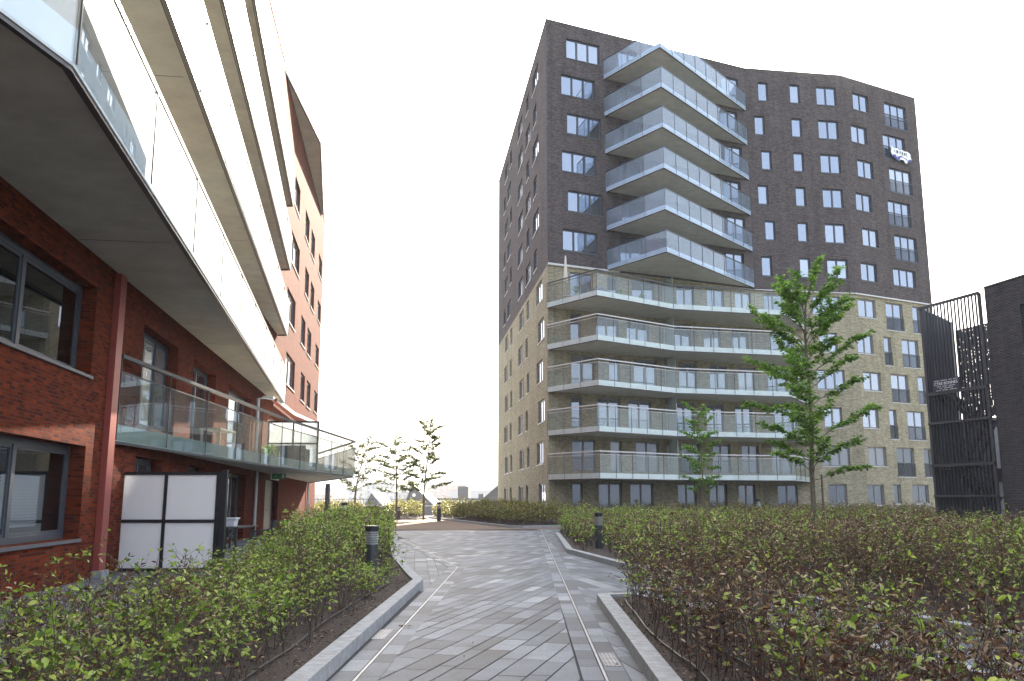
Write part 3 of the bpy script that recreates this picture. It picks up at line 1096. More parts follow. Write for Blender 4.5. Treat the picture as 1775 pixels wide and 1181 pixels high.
def balcony(root, zu, outer, wall_pts, zt, hf, ztop, glass, glass_top, panel, name='balcony', rail_mat=M_DGREY, fmat=M_SLAB, milk=None, rail_w=0.05, post_mat=M_DGREY, uf=0.0, pw=0.012, post_name='balustrade_post'):
    """outer: the free edge from left to right; wall_pts close the slab against the wall"""
    m = MB()
    poly = ccw(list(outer) + list(wall_pts))
    m.prism(poly, zu, zt)
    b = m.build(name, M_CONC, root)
    m = MB()
    strip(m, outer, 0.003, 0.055, zu - 0.02, zu + hf)
    m.build('fascia', fmat, b)
    m = MB()
    strip(m, outer, -0.03, 0.04, zu - 0.075, zu - 0.021)
    m.build('drip_edge', M_DGREY, b)
    m = MB()
    js = strip(m, outer, 0.062, 0.074, zu + hf * uf, glass_top, panel, 0.016)
    m.build('glass_balustrade', glass, b)
    for a, c in js:
        m = MB()
        q = c + (c - a).normalized() * 0.018
        m.box(q.x - pw, q.x + pw, q.y - pw, q.y + pw, zu, ztop)
        m.build(post_name, post_mat, b)
    m = MB()
    strip(m, outer, 0.02, 0.02 + rail_w, ztop, ztop + 0.08)
    if ztop - glass_top > 0.06:
        strip(m, outer, 0.055, 0.08, glass_top, glass_top + 0.03)
    m.build('handrail', rail_mat, b)
    return b


# six pointed upper balconies
pB = fBC.pt(5.0, 0)[:2]
for k in range(6, 12):
    zu = FH * k + 0.19
    b = balcony(tower, zu, [(pB[0], pB[1]), (10.57, 59.2), (19.36, 69.72)], [(19.3, 69.9), (pB[0] + .4, pB[1] + .5)], zu + 0.26, 0.30, zu + 1.48, M_BALU, zu + 1.46, 1.75, post_name='glass_joint')
    # frosted divider standing out from the wall behind the point
    m = MB()
    q = Vector(fBC.pt(11.6, 0)[:2])
    e = Vector((11.9, 61.4))
    d = (e - q).normalized()
    s = Vector((d.y, -d.x)) * 0.02
    m.hexa([(*(q - s), zu + .3), (*(q + s), zu + .3), (*(e + s), zu + .3), (*(e - s), zu + .3), (*(q - s), zu + 2.0), (*(q + s), zu + 2.0), (*(e + s), zu + 1.7), (*(e - s), zu + 1.7)])
    m.build('divider_panel', M_FROST, b)
# five long kinked lower balconies
for k in range(1, 6):
    zu = FH * k - 0.08
    w0 = fBC.pt(0.02, 0, -SB)[:2]
    w1 = fCD.pt(4.1, 0, -SB)[:2]
    corner = Vector(Cp) + (fBC.n + fCD.n).normalized() * (-SB)
    outer_l = [(w0[0], w0[1]), (5.66, 58.2), (11.5, 62.55), (20.3, 64.8), (w1[0], w1[1])]
    b = balcony(tower, zu, outer_l, [(w1[0], w1[1] + .15), (corner.x, corner.y + .15), (w0[0] + .05, w0[1] + .15)], zu + 0.2, 0.32, zu + 1.68, M_BALL, zu + 1.50, 1.55, rail_mat=M_SILLL if k < 5 else M_DGREY, rail_w=0.06)
    # brick pier strip, frosted divider and downpipe near the kink
    m = MB()
    fbox(m, fBC, 10.02, 10.10, zu + 0.2, zu + FH - 0.02, -SB + 0.005, 0.9)
    m.build('divider_panel', M_FROST, b)
    m = MB()
    x, y, _ = fBC.pt(9.75, 0, 0.03)
    m.tube([(x, y, zu + .2), (x, y, zu + 2.45), (x + .25, y - .35, zu + 2.75), (x + .3, y - .4, zu + FH - .01)], 0.055, 8)
    m.build('downpipe', M_ALU, b, smooth=True)

# curtains behind some ground floor doors
# ------------------------------------------------------------------ things on the balconies of the tower
zt5 = FH * 5 - 0.08 + 0.205


def parasol(x, y, z, label):
    t = thing('closed_parasol', label, 'parasol', (x, y, z))
    m = MB()
    m.tube([(x, y, z), (x, y, z + 2.75)], 0.025, 8)
    m.lathe(x, y, [(0.02, z), (0.26, z + .002), (0.26, z + .06), (0.03, z + .1)], 14)
    m.build('pole', M_ALU, t, smooth=True)
    m = MB()
    prof = [(0.05, 2.95), (0.09, 2.4), (0.14, 1.6), (0.17, 1.05), (0.13, 0.95)]
    n = 16
    for (r0, z0), (r1, z1) in zip(prof, prof[1:]):
        for k in range(n):
            f = lambda kk, r: r * (1.0 if kk % 2 else 0.72)
            a, b = 2 * math.pi * k / n, 2 * math.pi * (k + 1) / n
            m.quad([(x + f(k, r0) * math.cos(a), y + f(k, r0) * math.sin(a), z + z0), (x + f(k + 1, r0) * math.cos(b), y + f(k + 1, r0) * math.sin(b), z + z0),
                    (x + f(k + 1, r1) * math.cos(b), y + f(k + 1, r1) * math.sin(b), z + z1), (x + f(k, r1) * math.cos(a), y + f(k, r1) * math.sin(a), z + z1)])
    m.build('canopy', M_CREAM, t)


parasol(3.75, 60.75, zt5 + 0.25, 'tall closed cream parasol on the corner of the top pale brick balcony')


def chair(x, y, z, rz, label, cat='chair', mat=M_RATTAN, group=None, name='garden_chair'):
    t = thing(name, label, cat, (x, y, z), group)
    t.rotation_euler = (0, 0, 0)
    ca, sa = math.cos(rz), math.sin(rz)

    def w(px, py, pz):
        return (x + px * ca - py * sa, y + px * sa + py * ca, z + pz)

    def bx(m, x0, x1, y0, y1, z0, z1, lean=0.0):
        m.hexa([w(x0, y0, z0), w(x1, y0, z0), w(x1, y1, z0), w(x0, y1, z0), w(x0, y0 + lean, z1), w(x1, y0 + lean, z1), w(x1, y1 + lean, z1), w(x0, y1 + lean, z1)])
    m = MB()
    bx(m, -.26, .26, -.27, .25, .38, .45)
    m.build('seat', mat, t)
    m = MB()
    bx(m, -.26, .26, .252, .31, .40, .92, .12)
    m.build('backrest', mat, t)
    for sx in (-1, 1):
        for sy in (-1, 1):
            m = MB()
            bx(m, sx * .23 - .022, sx * .23 + .022, sy * .22 - .022, sy * .22 + .022, 0, .378)
            m.build('leg', mat, t)
        m = MB()
        bx(m, sx * .29 - .025, sx * .29 + .025, -.25, .25, .60, .64)
        bx(m, sx * .29 - .022, sx * .29 + .022, -.25, -.21, .38, .598)
        m.build('armrest', mat, t)
    return t


chair(5.2, 60.3, zt5 + .02, 2.4, 'grey blue chair with its back to the point of the top pale brick balcony', mat=M_CITYB)
chair(6.4, 60.2, zt5 + .02, 0.6, 'grey chair right of the point of the top pale brick balcony', mat=M_CITYB)


def round_table(x, y, z, label):
    t = thing('round_table', label, 'table', (x, y, z))
    m = MB()
    m.lathe(x, y, [(0.0, z + .72), (.42, z + .72), (.42, z + .69), (0, z + .69)], 18)
    m.build('tabletop', M_CITY, t)
    m = MB()
    m.tube([(x, y, z), (x, y, z + .69)], .03, 8)
    m.lathe(x, y, [(0.0, z + .03), (.24, z + .02), (.24, z)], 14)
    m.build('pedestal', M_DGREY, t)


round_table(5.75, 60.9, zt5 + .02, 'small round balcony table between the two grey chairs')


def pot_plant(x, y, z, h, label, seed):
    t = thing('potted_plant', label, 'plant', (x, y, z), 'potted plants on the balcony')
    m = MB()
    m.lathe(x, y, [(0, z), (.13, z), (.18, z + .3), (.15, z + .3), (.14, z + .26), (0, z + .26)], 14)
    m.build('pot', M_CITYB, t)
    r = np.random.default_rng(seed)
    n = 130
    P = np.stack([x + r.normal(0, .14, n), y + r.normal(0, .14, n), z + .3 + r.random(n) ** .7 * h], 1)
    dv = r.normal(size=(n, 3)) + [0, 0, .5]
    V, F = leaves(P, dv, r.uniform(.08, .16, n), r.uniform(-1, 1, n), LEAF4, LEAF4F)
    mesh_np('foliage', V, F, M_TREE, t)


pot_plant(4.55, 61.3, zt5, .8, 'bushy potted plant left of the round table on the top pale balcony', 1)
pot_plant(7.55, 61.2, zt5, .5, 'low potted plant right of the round table on the top pale balcony', 2)
pot_plant(9.3, 62.5, zt5, .45, 'potted plant nearest the divider of the top pale balcony', 3)

# banner on a french balcony, fourth window from the right edge column
ban = thing('banner', 'rumpled white and purple cloth banner with dark lettering hung on a tower railing', 'banner', fDE.pt(6.2, 31.2, .1))
m = MB()
nu, nz = 14, 8


def bp(i, j):
    u = 5.55 + 2.45 * i / nu
    sag = .16 * math.sin(math.pi * i / nu)
    z = 31.85 - .16 * i / nu - sag * j / nz * .4 - 1.05 * j / nz * (1 - .12 * math.sin(i * 1.1))
    return fDE.pt(u + .08 * math.sin(j * 1.3), z, .10 + .05 * math.sin(i * 1.7 + j * .8) + .02 * j)


for i in range(nu):
    for j in range(nz):
        m.quad([bp(i, j + 1), bp(i + 1, j + 1), bp(i + 1, j), bp(i, j)], None, 1 if (j > 5 and (i < 5 or i > 10)) or (j == 5 and 3 < i < 11) else 0)
bo = m.build('cloth', [M_WPAINT, M_PURPLE], ban, smooth=True)
m = MB()
for u0, segs in ((5.95, [(0, 0, 0, 1), (.0, 0, .12, .0)]), (6.2, [(0, 0, 0, 1), (0, 1, .14, 0), (.14, 0, .14, 1)]), (6.62, [(0, 0, 0, 1), (0, 1, .12, .8), (.12, .8, 0, .5), (0, .5, .12, .1)]), (6.9, [(0, 0, 0, 1), (0, 1, .12, 1), (0, .5, .1, .5), (0, 0, .12, 0)]),
                 (7.15, [(0, 1, .07, 0), (.07, 0, .14, 1)]), (7.42, [(0, 0, 0, 1), (0, 1, .12, 1), (0, 0, .12, 0)])):
    for a, b, c, d in segs:
        z0, z1 = 31.33 + b * .26 - (u0 - 5.9) * .06, 31.33 + d * .26 - (u0 - 5.9) * .06
        m.bar(fDE.pt(u0 + a, z0, .20), fDE.pt(u0 + c + .001, z1, .20), .045, .02)
m.build('lettering', M_BLACK, ban)

# ------------------------------------------------------------------ red brick apartment building on the left
WP = (-5.9, 0.0)
wd = Vector((-13.0, 100.0)).normalized()
WEND = 68.0
P_near = (WP[0] - wd.x * 30, WP[1] - wd.y * 30)
P_far = (WP[0] + wd.x * WEND, WP[1] + wd.y * WEND)
fL = Fr(WP, P_far)
red = thing('red_brick_apartments', 'long red brick apartment building with jutting white glass balconies on the left', 'building', (-9, 20, 0))
lop, lw = [], []


def addl(op, n, kind, **kw):
    lop.append(op)
    lw.append((op, n, kind, kw))


addl((13.1 - 4.2, 17.30, 0.80, 2.52), 3, 'window', ratios=[.40, .70])
addl((12.2 - 4.2, 17.22, 3.86, 5.60), 3, 'window', ratios=[.36, .70])
addl((3.0, 7.0, 0.80, 2.52), 3, 'window')
addl((2.5, 6.6, 3.86, 5.60), 3, 'window')
for u0, u1, n in ((20.6, 24.0, 3), (25.95, 29.2, 2), (31.5, 36.6, 3), (42.4, 48.6, 3)):
    addl((u0, u1, 3.20, 5.55), n, 'balcony_door')
for u0, u1, n in ((20.7, 23.1, 2), (26.1, 28.3, 2), (31.6, 36.2, 3)):
    addl((u0, u1, 0.06, 2.50), n, 'terrace_door')
addl((41.8, 46.5, 0.06, 2.48), 2, 'entrance_door')
for k in range(2, 6):
    h = 2.62 + 3.36 * k
    odd = k % 2
    addl((46.6 if odd else 47.3, 50.6 if odd else 51.6, h - 1.68, h), 2, 'window')
    addl((53.9 if odd else 55.0, 56.5 if odd else 57.5, h - 1.72, h), 1, 'narrow_window')
    addl((57.9 if odd else 58.9, 60.6 if odd else 61.5, h - 1.72, h), 1, 'narrow_window')
    addl((63.9 if odd else 64.4, 66.8 if odd else 67.2, h - 1.5, h), 2, 'window')
    if k < 7:
        for u0 in (12.0, 20.5, 28.5, 37.5):
            addl((u0, u0 + 3.4, h - 2.3, h), 2, 'balcony_door')
RZ = 22.95
mb = MB()
facade(mb, fL, -0.3, RZ, lop, 0.32, u0=-30.0, u1=WEND)
endd = Vector(P_far) + Vector((-12.0, 2.0))
facade(mb, Fr(P_far, (endd.x, endd.y)), -0.3, RZ, [], .1)
facade(mb, Fr((endd.x, endd.y), (P_near[0] - 14, P_near[1])), -0.3, RZ, [], .1)
facade(mb, Fr((P_near[0] - 14, P_near[1]), P_near), -0.3, RZ, [], .1)
mb.quad([(*P_near, RZ - .3), (*P_far, RZ - .3), (endd.x, endd.y, RZ - .3), (P_near[0] - 14, P_near[1], RZ - .3)])
mb.build('red_brick_wall', M_RED, red)
for op, n, kind, kw in lw:
    near = op[1] < 18
    lowb = op[3] < 6
    deep = .30 if lowb else .12
    if kind == 'entrance_door':
        a, b, c, d = op
        m = MB()
        fbox(m, fL, a + .01, b - .01, c, d, -.30, -.24)
        o_ = m.build('entrance_door', M_BLACK, red)
        m = MB()
        fbox(m, fL, a + 2.5, a + 2.7, 1.05, 1.12, -.238, -.18)
        m.build('handle', M_ALU, o_)
        continue
    w_ = window(red, fL, op, n, kind, M_FRAME, M_GLASSN if (near and lowb) else (M_GLASSL if lowb else M_GLASSU),
                (M_SILLD if lowb else M_SILLL) if kind != 'balcony_door' and kind != 'terrace_door' else None, deep - (0.02 if lowb else .0), 0.0, 0.11 if near else .09, **kw)
    if near and lowb:                                        # a dark room behind the clear panes
        a, b, c, d = op
        m = MB()
        q = [(a, c), (b, c), (b, d), (a, d)]
        m.quad([fL.pt(u, z, -2.6) for u, z in q])
        for (ua, za), (ub, zb) in zip(q, q[1:] + q[:1]):
            m.quad([fL.pt(ua, za, -.325), fL.pt(ub, zb, -.325), fL.pt(ub, zb, -2.6), fL.pt(ua, za, -2.6)])
        m.build('room_interior', M_ROOM, w_)
        if c < 1:                                            # white slatted blinds in the ground floor window
            m = MB()
            edges = [(a + .2, a + (b - a) * .40 - .15), (a + (b - a) * .40 + .12, a + (b - a) * .70 - .2), (a + (b - a) * .70 + .12, b - .75)]
            for ua, ub in edges:
                z = c + .25
                while z < d - .62:
                    m.quad([fL.pt(ua, z, -.52), fL.pt(ub, z, -.52), fL.pt(ub, z + .05, -.49), fL.pt(ua, z + .05, -.49)])
                    z += .052
            m.build('blind', M_BLIND, w_)
mb = MB()
strip(mb, [P_near, P_far], -.3, .04, RZ + .002, RZ + .08)
mb.build('roof_coping', M_DGREY, red)


def on_line(y):
    return (-3.2 - .182 * y, y)


# taller end of the building
mb = MB()
facade(mb, Fr(fL.pt(62.5, 0)[:2], P_far), RZ + .09, 26.6, [], .1)
q0, q1 = Vector(fL.pt(62.5, 0)[:2]), Vector(P_far)
off = Vector((-8.0, 1.0))
for a_, b_ in ((q1, q1 + off), (q1 + off, q0 + off), (q0 + off, q0)):
    facade(mb, Fr(a_, b_), RZ + .09, 26.6, [], .1)
mb.quad([(*q0, 26.6), (*q1, 26.6), (*(q1 + off), 26.6), (*(q0 + off), 26.6)])
mb.build('stair_head', M_RED, red)
# long white glass balconies; they all share one outline
for k in range(4):
    zu = 6.2 + 3.3 * k
    wallp = [(-11.60, 43.0), (-6.05, 1.2)]
    b = balcony(red, zu, [(-6.35, 1.5), (-5.45, 5.2), on_line(9.1), on_line(43.0), (-11.47, 43.0)], wallp, zu + .3, .42, zu + 1.50, M_BALR, zu + 1.46, 3.9, fmat=M_SLAB, uf=0.0, rail_w=.07, pw=.011)
    m = MB()
    strip(m, [on_line(9.2), on_line(42.9)], -.09, -.065, zu - .012, zu + .002)
    m.build('drip_groove', M_DGREY, b)
    if k < 3:
        for y in (16.0, 27.0, 36.0):
            m = MB()
            a_, c_ = Vector(on_line(y)), Vector((-5.9 - .13 * (y - .25), y - .25))
            m.bar((a_.x - .2, a_.y, zu - .002), (c_.x + .05, c_.y, zu - .002), .012, .006)
            m.build('slab_joint', M_DGREY, b)
# triangular balcony high up
zu = 22.6
balcony(red, zu, [(-11.3, 40.2), (-11.5, 50.7), (-14.15, 64.3)], [(-14.4, 64.3), (-11.5, 40.2)], zu + .28, .35, zu + 1.5, M_BALR, zu + 1.46, 4.0, rail_w=.07, pw=.011)
# thin red canopy with a pale edge over the far first floor
m = MB()
cp_poly = [(-10.95, 41.5), (-11.75, 48.2), (-11.85, 53.6), (-13.45, 61.0), (-13.75, 61.0), (-11.2, 41.5)]
m.prism(ccw(cp_poly), 6.05, 6.18)
can = m.build('canopy', M_REDST, red)
m = MB()
strip(m, cp_poly[:4], .003, .03, 6.03, 6.2)
m.build('canopy_edge', M_WPAINT, can)
# first floor balcony with clear glass
zu = 2.74
b = balcony(red, zu, [(-8.30, 18.6), (-8.55, 33.0), (-8.2, 46.5), (-13.8, 61.5)], [(-14.0, 61.5), (-8.5, 18.6)], zu + .24, .33, zu + 1.72, M_BALR2, zu + 1.42, 2.9, fmat=M_FROST, rail_w=.10)
m = MB()
strip(m, [(-8.30, 18.65), (-8.55, 33.0), (-8.2, 46.3)], -.05, -.003, zu + .01, zu + .33)
m.build('slab_edge', M_SILLL, b)
# red steel column beside the near windows, and pale downpipes
m = MB()
fbox(m, fL, 18.22, 18.62, 0.14, 6.15, .004, .13)
col_ = m.build('steel_column', M_REDST, red)
m = MB()
fbox(m, fL, 18.18, 18.66, -.02, .138, .004, .2)
m.build('column_foot', M_KERB, col_)
for u, z0, z1 in ((38.2, 0, 2.7), (37.6, 3.0, 5.7), (61.5, 0, 2.7)):
    m = MB()
    x, y, _ = fL.pt(u, 0, .12)
    pts = [(x, y, z0), (x, y, z1)]
    if z1 > 5:
        pts += [(x + .12, y + .5, z1 + .12), (x + .3, y + 1.3, z1 + .14)]
    m.tube(pts, .07, 10)
    m.build('downpipe', M_ALU, red, smooth=True)
# exit sign under the balcony
ex = thing('exit_sign', 'small green and white emergency exit sign above the dark entrance door', 'sign', fL.pt(41.0, 2.55, .5))
m = MB()
fbox(m, fL, 40.0, 42.6, 2.42, 2.68, .45, .50)
m.build('sign_box', M_WPAINT, ex)
m = MB()
x0, y0, z0 = fL.pt(40.0, 2.55, .5)
sx = x0
m.box(sx + .02, sx + .62, y0 - .02, y0 - .005, 2.43, 2.67)
m.build('sign_face', M_SIGNG, ex)
m = MB()
m.bar((sx + .12, y0 - .03, 2.48), (sx + .2, y0 - .03, 2.6), .035, .01)
m.bar((sx + .2, y0 - .03, 2.6), (sx + .26, y0 - .03, 2.5), .03, .01)
m.bar((sx + .3, y0 - .03, 2.55), (sx + .42, y0 - .03, 2.55), .03, .01)
m.box(sx + .46, sx + .56, y0 - .035, y0 - .022, 2.46, 2.64)
m.build('pictogram', M_WPAINT, ex)


# privacy screens
def screen(x0, x1, y, z0, z1, label, thick=.06, fr=.07, ret=None, panes=2):
    t = thing('privacy_screen', label, 'screen', ((x0 + x1) / 2, y, z0))
    m = MB()
    m.box(x0, x1, y, y + thick, z1 - fr, z1)
    m.box(x0, x1, y, y + thick, z0, z0 + fr)
    xs = [x0, x0 + fr]
    for k in range(1, panes):
        xm = x0 + (x1 - x0) * k / panes
        xs += [xm - fr / 2, xm + fr / 2]
    xs += [x1 - fr, x1]
    zm = z0 + (z1 - z0) * .5
    for k in range(0, len(xs), 2):
        m.box(xs[k], xs[k + 1], y, y + thick, z0 + fr, z1 - fr)
    for k in range(1, len(xs) - 1, 2):
        m.box(xs[k], xs[k + 1], y + .002, y + thick - .002, zm - fr / 2, zm + fr / 2)
    m.build('frame', M_BLACK, t)
    for k in range(1, len(xs) - 1, 2):
        for za, zb in ((z0 + fr, zm - fr / 2), (zm + fr / 2, z1 - fr)):
            m = MB()
            m.box(xs[k], xs[k + 1], y + .02, y + .04, za, zb)
            m.build('white_panel', M_PRIV, t)
    if ret:
        m = MB()
        m.box(x1 + .02, x1 + .16, y - .02, y + .1, z0 - .05, z1 + .05)
        m.build('side_post', M_BLACK, t)
    return t


screen(-8.72, -6.38, 19.75, 0.0, 2.12, 'large white four-panel privacy screen with black frame standing on the terrace', ret=.3)
screen(-10.9, -8.62, 40.0, 3.0, 5.0, 'white framed privacy screen on the first floor balcony of the red building')
# terrace table, chairs and white crate
tb = thing('garden_table', 'dark garden table on the terrace behind the white privacy screen', 'table', (-8.3, 27.2, 0))
m = MB()
m.box(-9.3, -7.85, 26.2, 28.2, .71, .75)
m.build('tabletop', M_DGREY, tb)
for sx in (-9.2, -7.95):
    for sy in (26.3, 28.1):
        m = MB()
        m.box(sx - .04, sx + .04, sy - .04, sy + .04, 0, .708)
        m.build('leg', M_DGREY, tb)
chair(-7.35, 26.8, 0, R(-90), 'dark rattan chair nearer the viewer at the terrace table', group='rattan chairs at the terrace table')
chair(-7.3, 27.9, 0, R(-90), 'dark rattan chair farther from the viewer at the terrace table', group='rattan chairs at the terrace table')
chair(-9.2, 28.9, 0, R(0), 'dark rattan chair behind the white crate at the terrace table', group='rattan chairs at the terrace table')
cr = thing('storage_crate', 'small white plastic crate standing on the garden table', 'crate', (-8.4, 27.1, .755))
m = MB()
x0, x1, y0, y1, z0, z1 = -8.75, -8.18, 26.9, 27.3, .755, .99
for s in (0,):
    m.hexa([(x0 + .03, y0 + .03, z0), (x1 - .03, y0 + .03, z0), (x1 - .03, y1 - .03, z0), (x0 + .03, y1 - .03, z0), (x0, y0, z1), (x1, y0, z1), (x1, y1, z1), (x0, y1, z1)])
m.build('crate_body', M_PLAST, cr)
m = MB()
strip(m, [(x0, y0), (x1, y0), (x1, y1), (x0, y1)], -.012, .03, z1 - .03, z1 + .012, closed=True)
m.build('rim', M_PLAST, cr)
# things on the first floor balcony
bt = thing('balcony_table', 'light wooden table behind the clear glass of the first floor balcony', 'table', (-9.3, 30, 2.98))
m = MB()
m.box(-9.6, -8.95, 27.5, 29.2, 3.66, 3.70)
m.build('tabletop', M_CREAM, bt)
for sx in (-9.55, -9.0):
    for sy in (27.6, 29.1):
        m = MB()
        m.box(sx - .03, sx + .03, sy - .03, sy + .03, 2.985, 3.658)
        m.build('leg', M_CREAM, bt)
so = thing('outdoor_sofa', 'dark rattan sofa on the first floor balcony before the white screen', 'sofa', (-9.6, 38, 2.98))
m = MB()
m.box(-10.2, -8.75, 37.2, 38.0, 2.985, 3.40)
m.build('seat', M_RATTAN, so)
m = MB()
m.box(-10.2, -8.75, 38.002, 38.2, 2.985, 3.80)
m.build('backrest', M_RATTAN, so)
for xa, xb in ((-10.38, -10.202), (-8.748, -8.57)):
    m = MB()
    m.box(xa, xb, 37.2, 38.2, 2.985, 3.62)
    m.build('armrest', M_RATTAN, so)
pot_plant(-9.6, 35.6, 2.98, .35, 'small potted plant beside the dark sofa on the first floor balcony', 8)

# ------------------------------------------------------------------ dark brick building and stair cage on the right
kc = Vector((19.15, 35.35))
kd = Vector((.5, -2.1)).normalized()
k2 = kc + kd * 24
fR = Fr(kc, k2)
blk = thing('black_brick_building', 'low flat-roofed building of near-black brick at the right edge', 'building', (24, 28, 0))
rops = [(1.72, 3.6, 7.05, 8.93), (1.48, 3.4, 4.1, 5.8), (5.6, 7.5, 7.05, 8.93), (5.4, 7.3, 4.1, 5.8), (1.72, 3.6, 1.0, 2.7)]
RT = 9.98
mb = MB()
facade(mb, fR, -0.3, RT, rops, .2)
k3, k4 = k2 + Vector((14, 3)), kc + Vector((14, 6.0))
facade(mb, Fr(k2, k3), -.3, RT, [], .1)
facade(mb, Fr(k3, k4), -.3, RT, [], .1)
facade(mb, Fr(k4, kc), -.3, RT, [], .1)
mb.quad([(*kc, RT - .2), (*k2, RT - .2), (*k3, RT - .2), (*k4, RT - .2)])
mb.build('black_brick_wall', M_BLACKB, blk)
for op in rops:
    window(blk, fR, op, 2, 'window', M_FRAME, M_GLASSL, M_SILLD, .1, 0, .09)
mb = MB()
strip(mb, [kc, k2], -.25, .03, RT + .002, RT + .06)
mb.build('roof_coping', M_DGREY, blk)

# black steel stair cage
FLc, FRc, BKc = Vector((18.0, 38.5)), Vector((19.0, 35.5)), Vector((20.75, 41.5))
fS = Fr(FLc, FRc)
fSide = Fr(BKc, FLc)
stair = thing('stair_cage', 'tall black steel bar cage around an outdoor fire stair beside the black brick building', 'stair', (19.3, 38.5, 0))
TOP = 9.87
m = MB()
nb = 17
for k in range(nb + 1):
    u = fS.L * k / nb
    w = .07 if k in (0, nb) else .017
    fbox(m, fS, u - w, u + w, 0, TOP - .06, -.04, .03)
m.build('front_bars', M_DGREY, stair)
m = MB()
nb = 18
for k in range(nb):
    u = fSide.L * k / nb
    w = .07 if k == 0 else .015
    fbox(m, fSide, u - w, u + w, 0, TOP - .06, -.03, .03)
m.build('side_bars', M_DGREY, stair)
for z, h in ((TOP - .058, .12), (6.0, .14), (4.74, .09), (2.95, .12), (1.68, .09), (0.3, .08)):
    m = MB()
    fbox(m, fS, -.06, fS.L + .06, z - h / 2, z + h / 2, .032, .09)
    fbox(m, fSide, -.02, fSide.L, z - h / 2, z + h / 2, .032, .09)
    m.build('cross_rail', M_DGREY, stair)
# landings and flights
bk2 = FRc + (BKc - FLc) * .85


def plan(a, b):
    """a along the front 0..1, b depth 0..1"""
    p = FLc.lerp(FRc, a)
    q = BKc.lerp(bk2, a)
    return p.lerp(q, b)


for lv, (z, a0, a1) in enumerate(((5.9, 0, 1), (4.7, .68, 1), (2.9, 0, 1), (1.65, .68, 1))):
    m = MB()
    pts = [plan(a0, .12), plan(a1, .12), plan(a1, .95), plan(a0, .95)] if a0 else [plan(0, .1), plan(.28, .1), plan(.28, .95), plan(0, .95)]
    m.prism(ccw([(p.x, p.y) for p in pts]), z - .05, z)
    m.build('landing', M_DGREY, stair)
for (za, zb, aa, ab, ba, bb) in ((0, 1.65, .28, .68, .5, .9), (1.65, 2.9, .68, .28, .12, .45), (2.9, 4.7, .28, .68, .5, .9), (4.7, 5.9, .68, .28, .12, .45)):
    m = MB()
    n = 7
    for k in range(n):
        f = (k + .5) / n
        a = aa + (ab - aa) * f
        z = za + (zb - za) * f
        p = [plan(a - .03, ba), plan(a + .03, ba), plan(a + .03, bb), plan(a - .03, bb)]
        m.prism(ccw([(q.x, q.y) for q in p]), z - .03, z)
    for bq in (ba, bb):
        p0, p1 = plan(aa, bq), plan(ab, bq)
        m.bar((p0.x, p0.y, za), (p1.x, p1.y, zb), .05, .22)
        m.bar((p0.x, p0.y, za + .95), (p1.x, p1.y, zb + .95), .04)
    m.build('stair_flight', M_BLACK, stair)
# back wall of the stair: dark panel below, pierced metal screen above
fBk = Fr((BKc.x + .2, BKc.y), (bk2.x + .6, bk2.y))
m = MB()
nx, nz = 40, 70
L_ = fBk.L
rr = random.Random(4)
for i in range(nx):
    for j in range(nz):
        u0, u1 = L_ * i / nx, L_ * (i + 1) / nx
        z0, z1 = 5.2 + 4.2 * j / nz, 5.2 + 4.2 * (j + 1) / nz
        hole = rr.random() < (.5 if j < 20 else .30) and 0 < i < nx - 1
        if hole:
            t = rr.choice((.5, .7))
            fbox(m, fBk, u0, u0 + (u1 - u0) * t, z0, z1, 0, .03)
        else:
            fbox(m, fBk, u0, u1, z0, z1, 0, .03)
m.build('pierced_screen', M_DGREY, stair)
m = MB()
fbox(m, fBk, -1.2, L_ * .40, 0, 5.15, -.2, 0)
fbox(m, fBk, L_ * .62, L_ + 1.6, 0, 5.15, -.2, 0)
fbox(m, fBk, L_ * .40, L_ * .62, 2.3, 2.9, -.2, 0)
m.build('back_panel', M_FRAME, stair)
m = MB()
fbox(m, fBk, L_ * .40, L_ * .62, 0, 2.3, -.12, -.08)
fbox(m, fBk, L_ * .40, L_ * .62, 2.9, 5.15, -.12, -.08)
m.build('glazed_door', M_BLIND, stair)
sg = thing('name_sign', 'dark blue sign with white lettering fixed to the black stair cage', 'sign', fS.pt(1.15, 6.1, .1))
m = MB()
fbox(m, fS, .48, 1.88, 6.04, 6.56, .10, .13)
m.build('sign_board', M_SIGNB, sg)


def text_on(fr, s, u, z, size, o, parent, mat, name='lettering', width=None):
    cu = bpy.data.curves.new('t', 'FONT')
    cu.body = s
    cu.size = size
    cu.extrude = .003
    cu.align_x = 'CENTER'
    to = bpy.data.objects.new('t', cu)
    COL.objects.link(to)
    dg = bpy.context.evaluated_depsgraph_get()
    me = bpy.data.meshes.new_from_object(to.evaluated_get(dg))
    bpy.data.objects.remove(to)
    xs = [v.co.x for v in me.vertices]
    sc = 1 if not width else width / (max(xs) - min(xs))
    off = Vector(parent.location)
    for v in me.vertices:
        q = fr.pt(u + v.co.x * sc, z + v.co.y, o + v.co.z)
        v.co = Vector(q) - off
    me.name = name
    me.materials.clear()
    me.materials.append(mat)
    ob = bpy.data.objects.new(name, me)
    COL.objects.link(ob)
    ob.parent = parent
    return ob


text_on(fS, 'CTRE BONNES', 1.18, 6.315, .17, .136, sg, M_WPAINT, width=1.26)
text_on(fS, 'IIIII IIIIII III IIII', 1.18, 6.48, .055, .136, sg, M_WPAINT, width=1.25)
text_on(fS, 'III IIII IIIII', 1.18, 6.23, .06, .136, sg, M_WPAINT, width=.95)
text_on(fS, 'II IIIIIII', 1.18, 6.15, .06, .136, sg, M_WPAINT, width=.7)
text_on(fS, 'IIII IIIII IIIIII', 1.18, 6.07, .05, .136, sg, M_WPAINT, width=1.1)


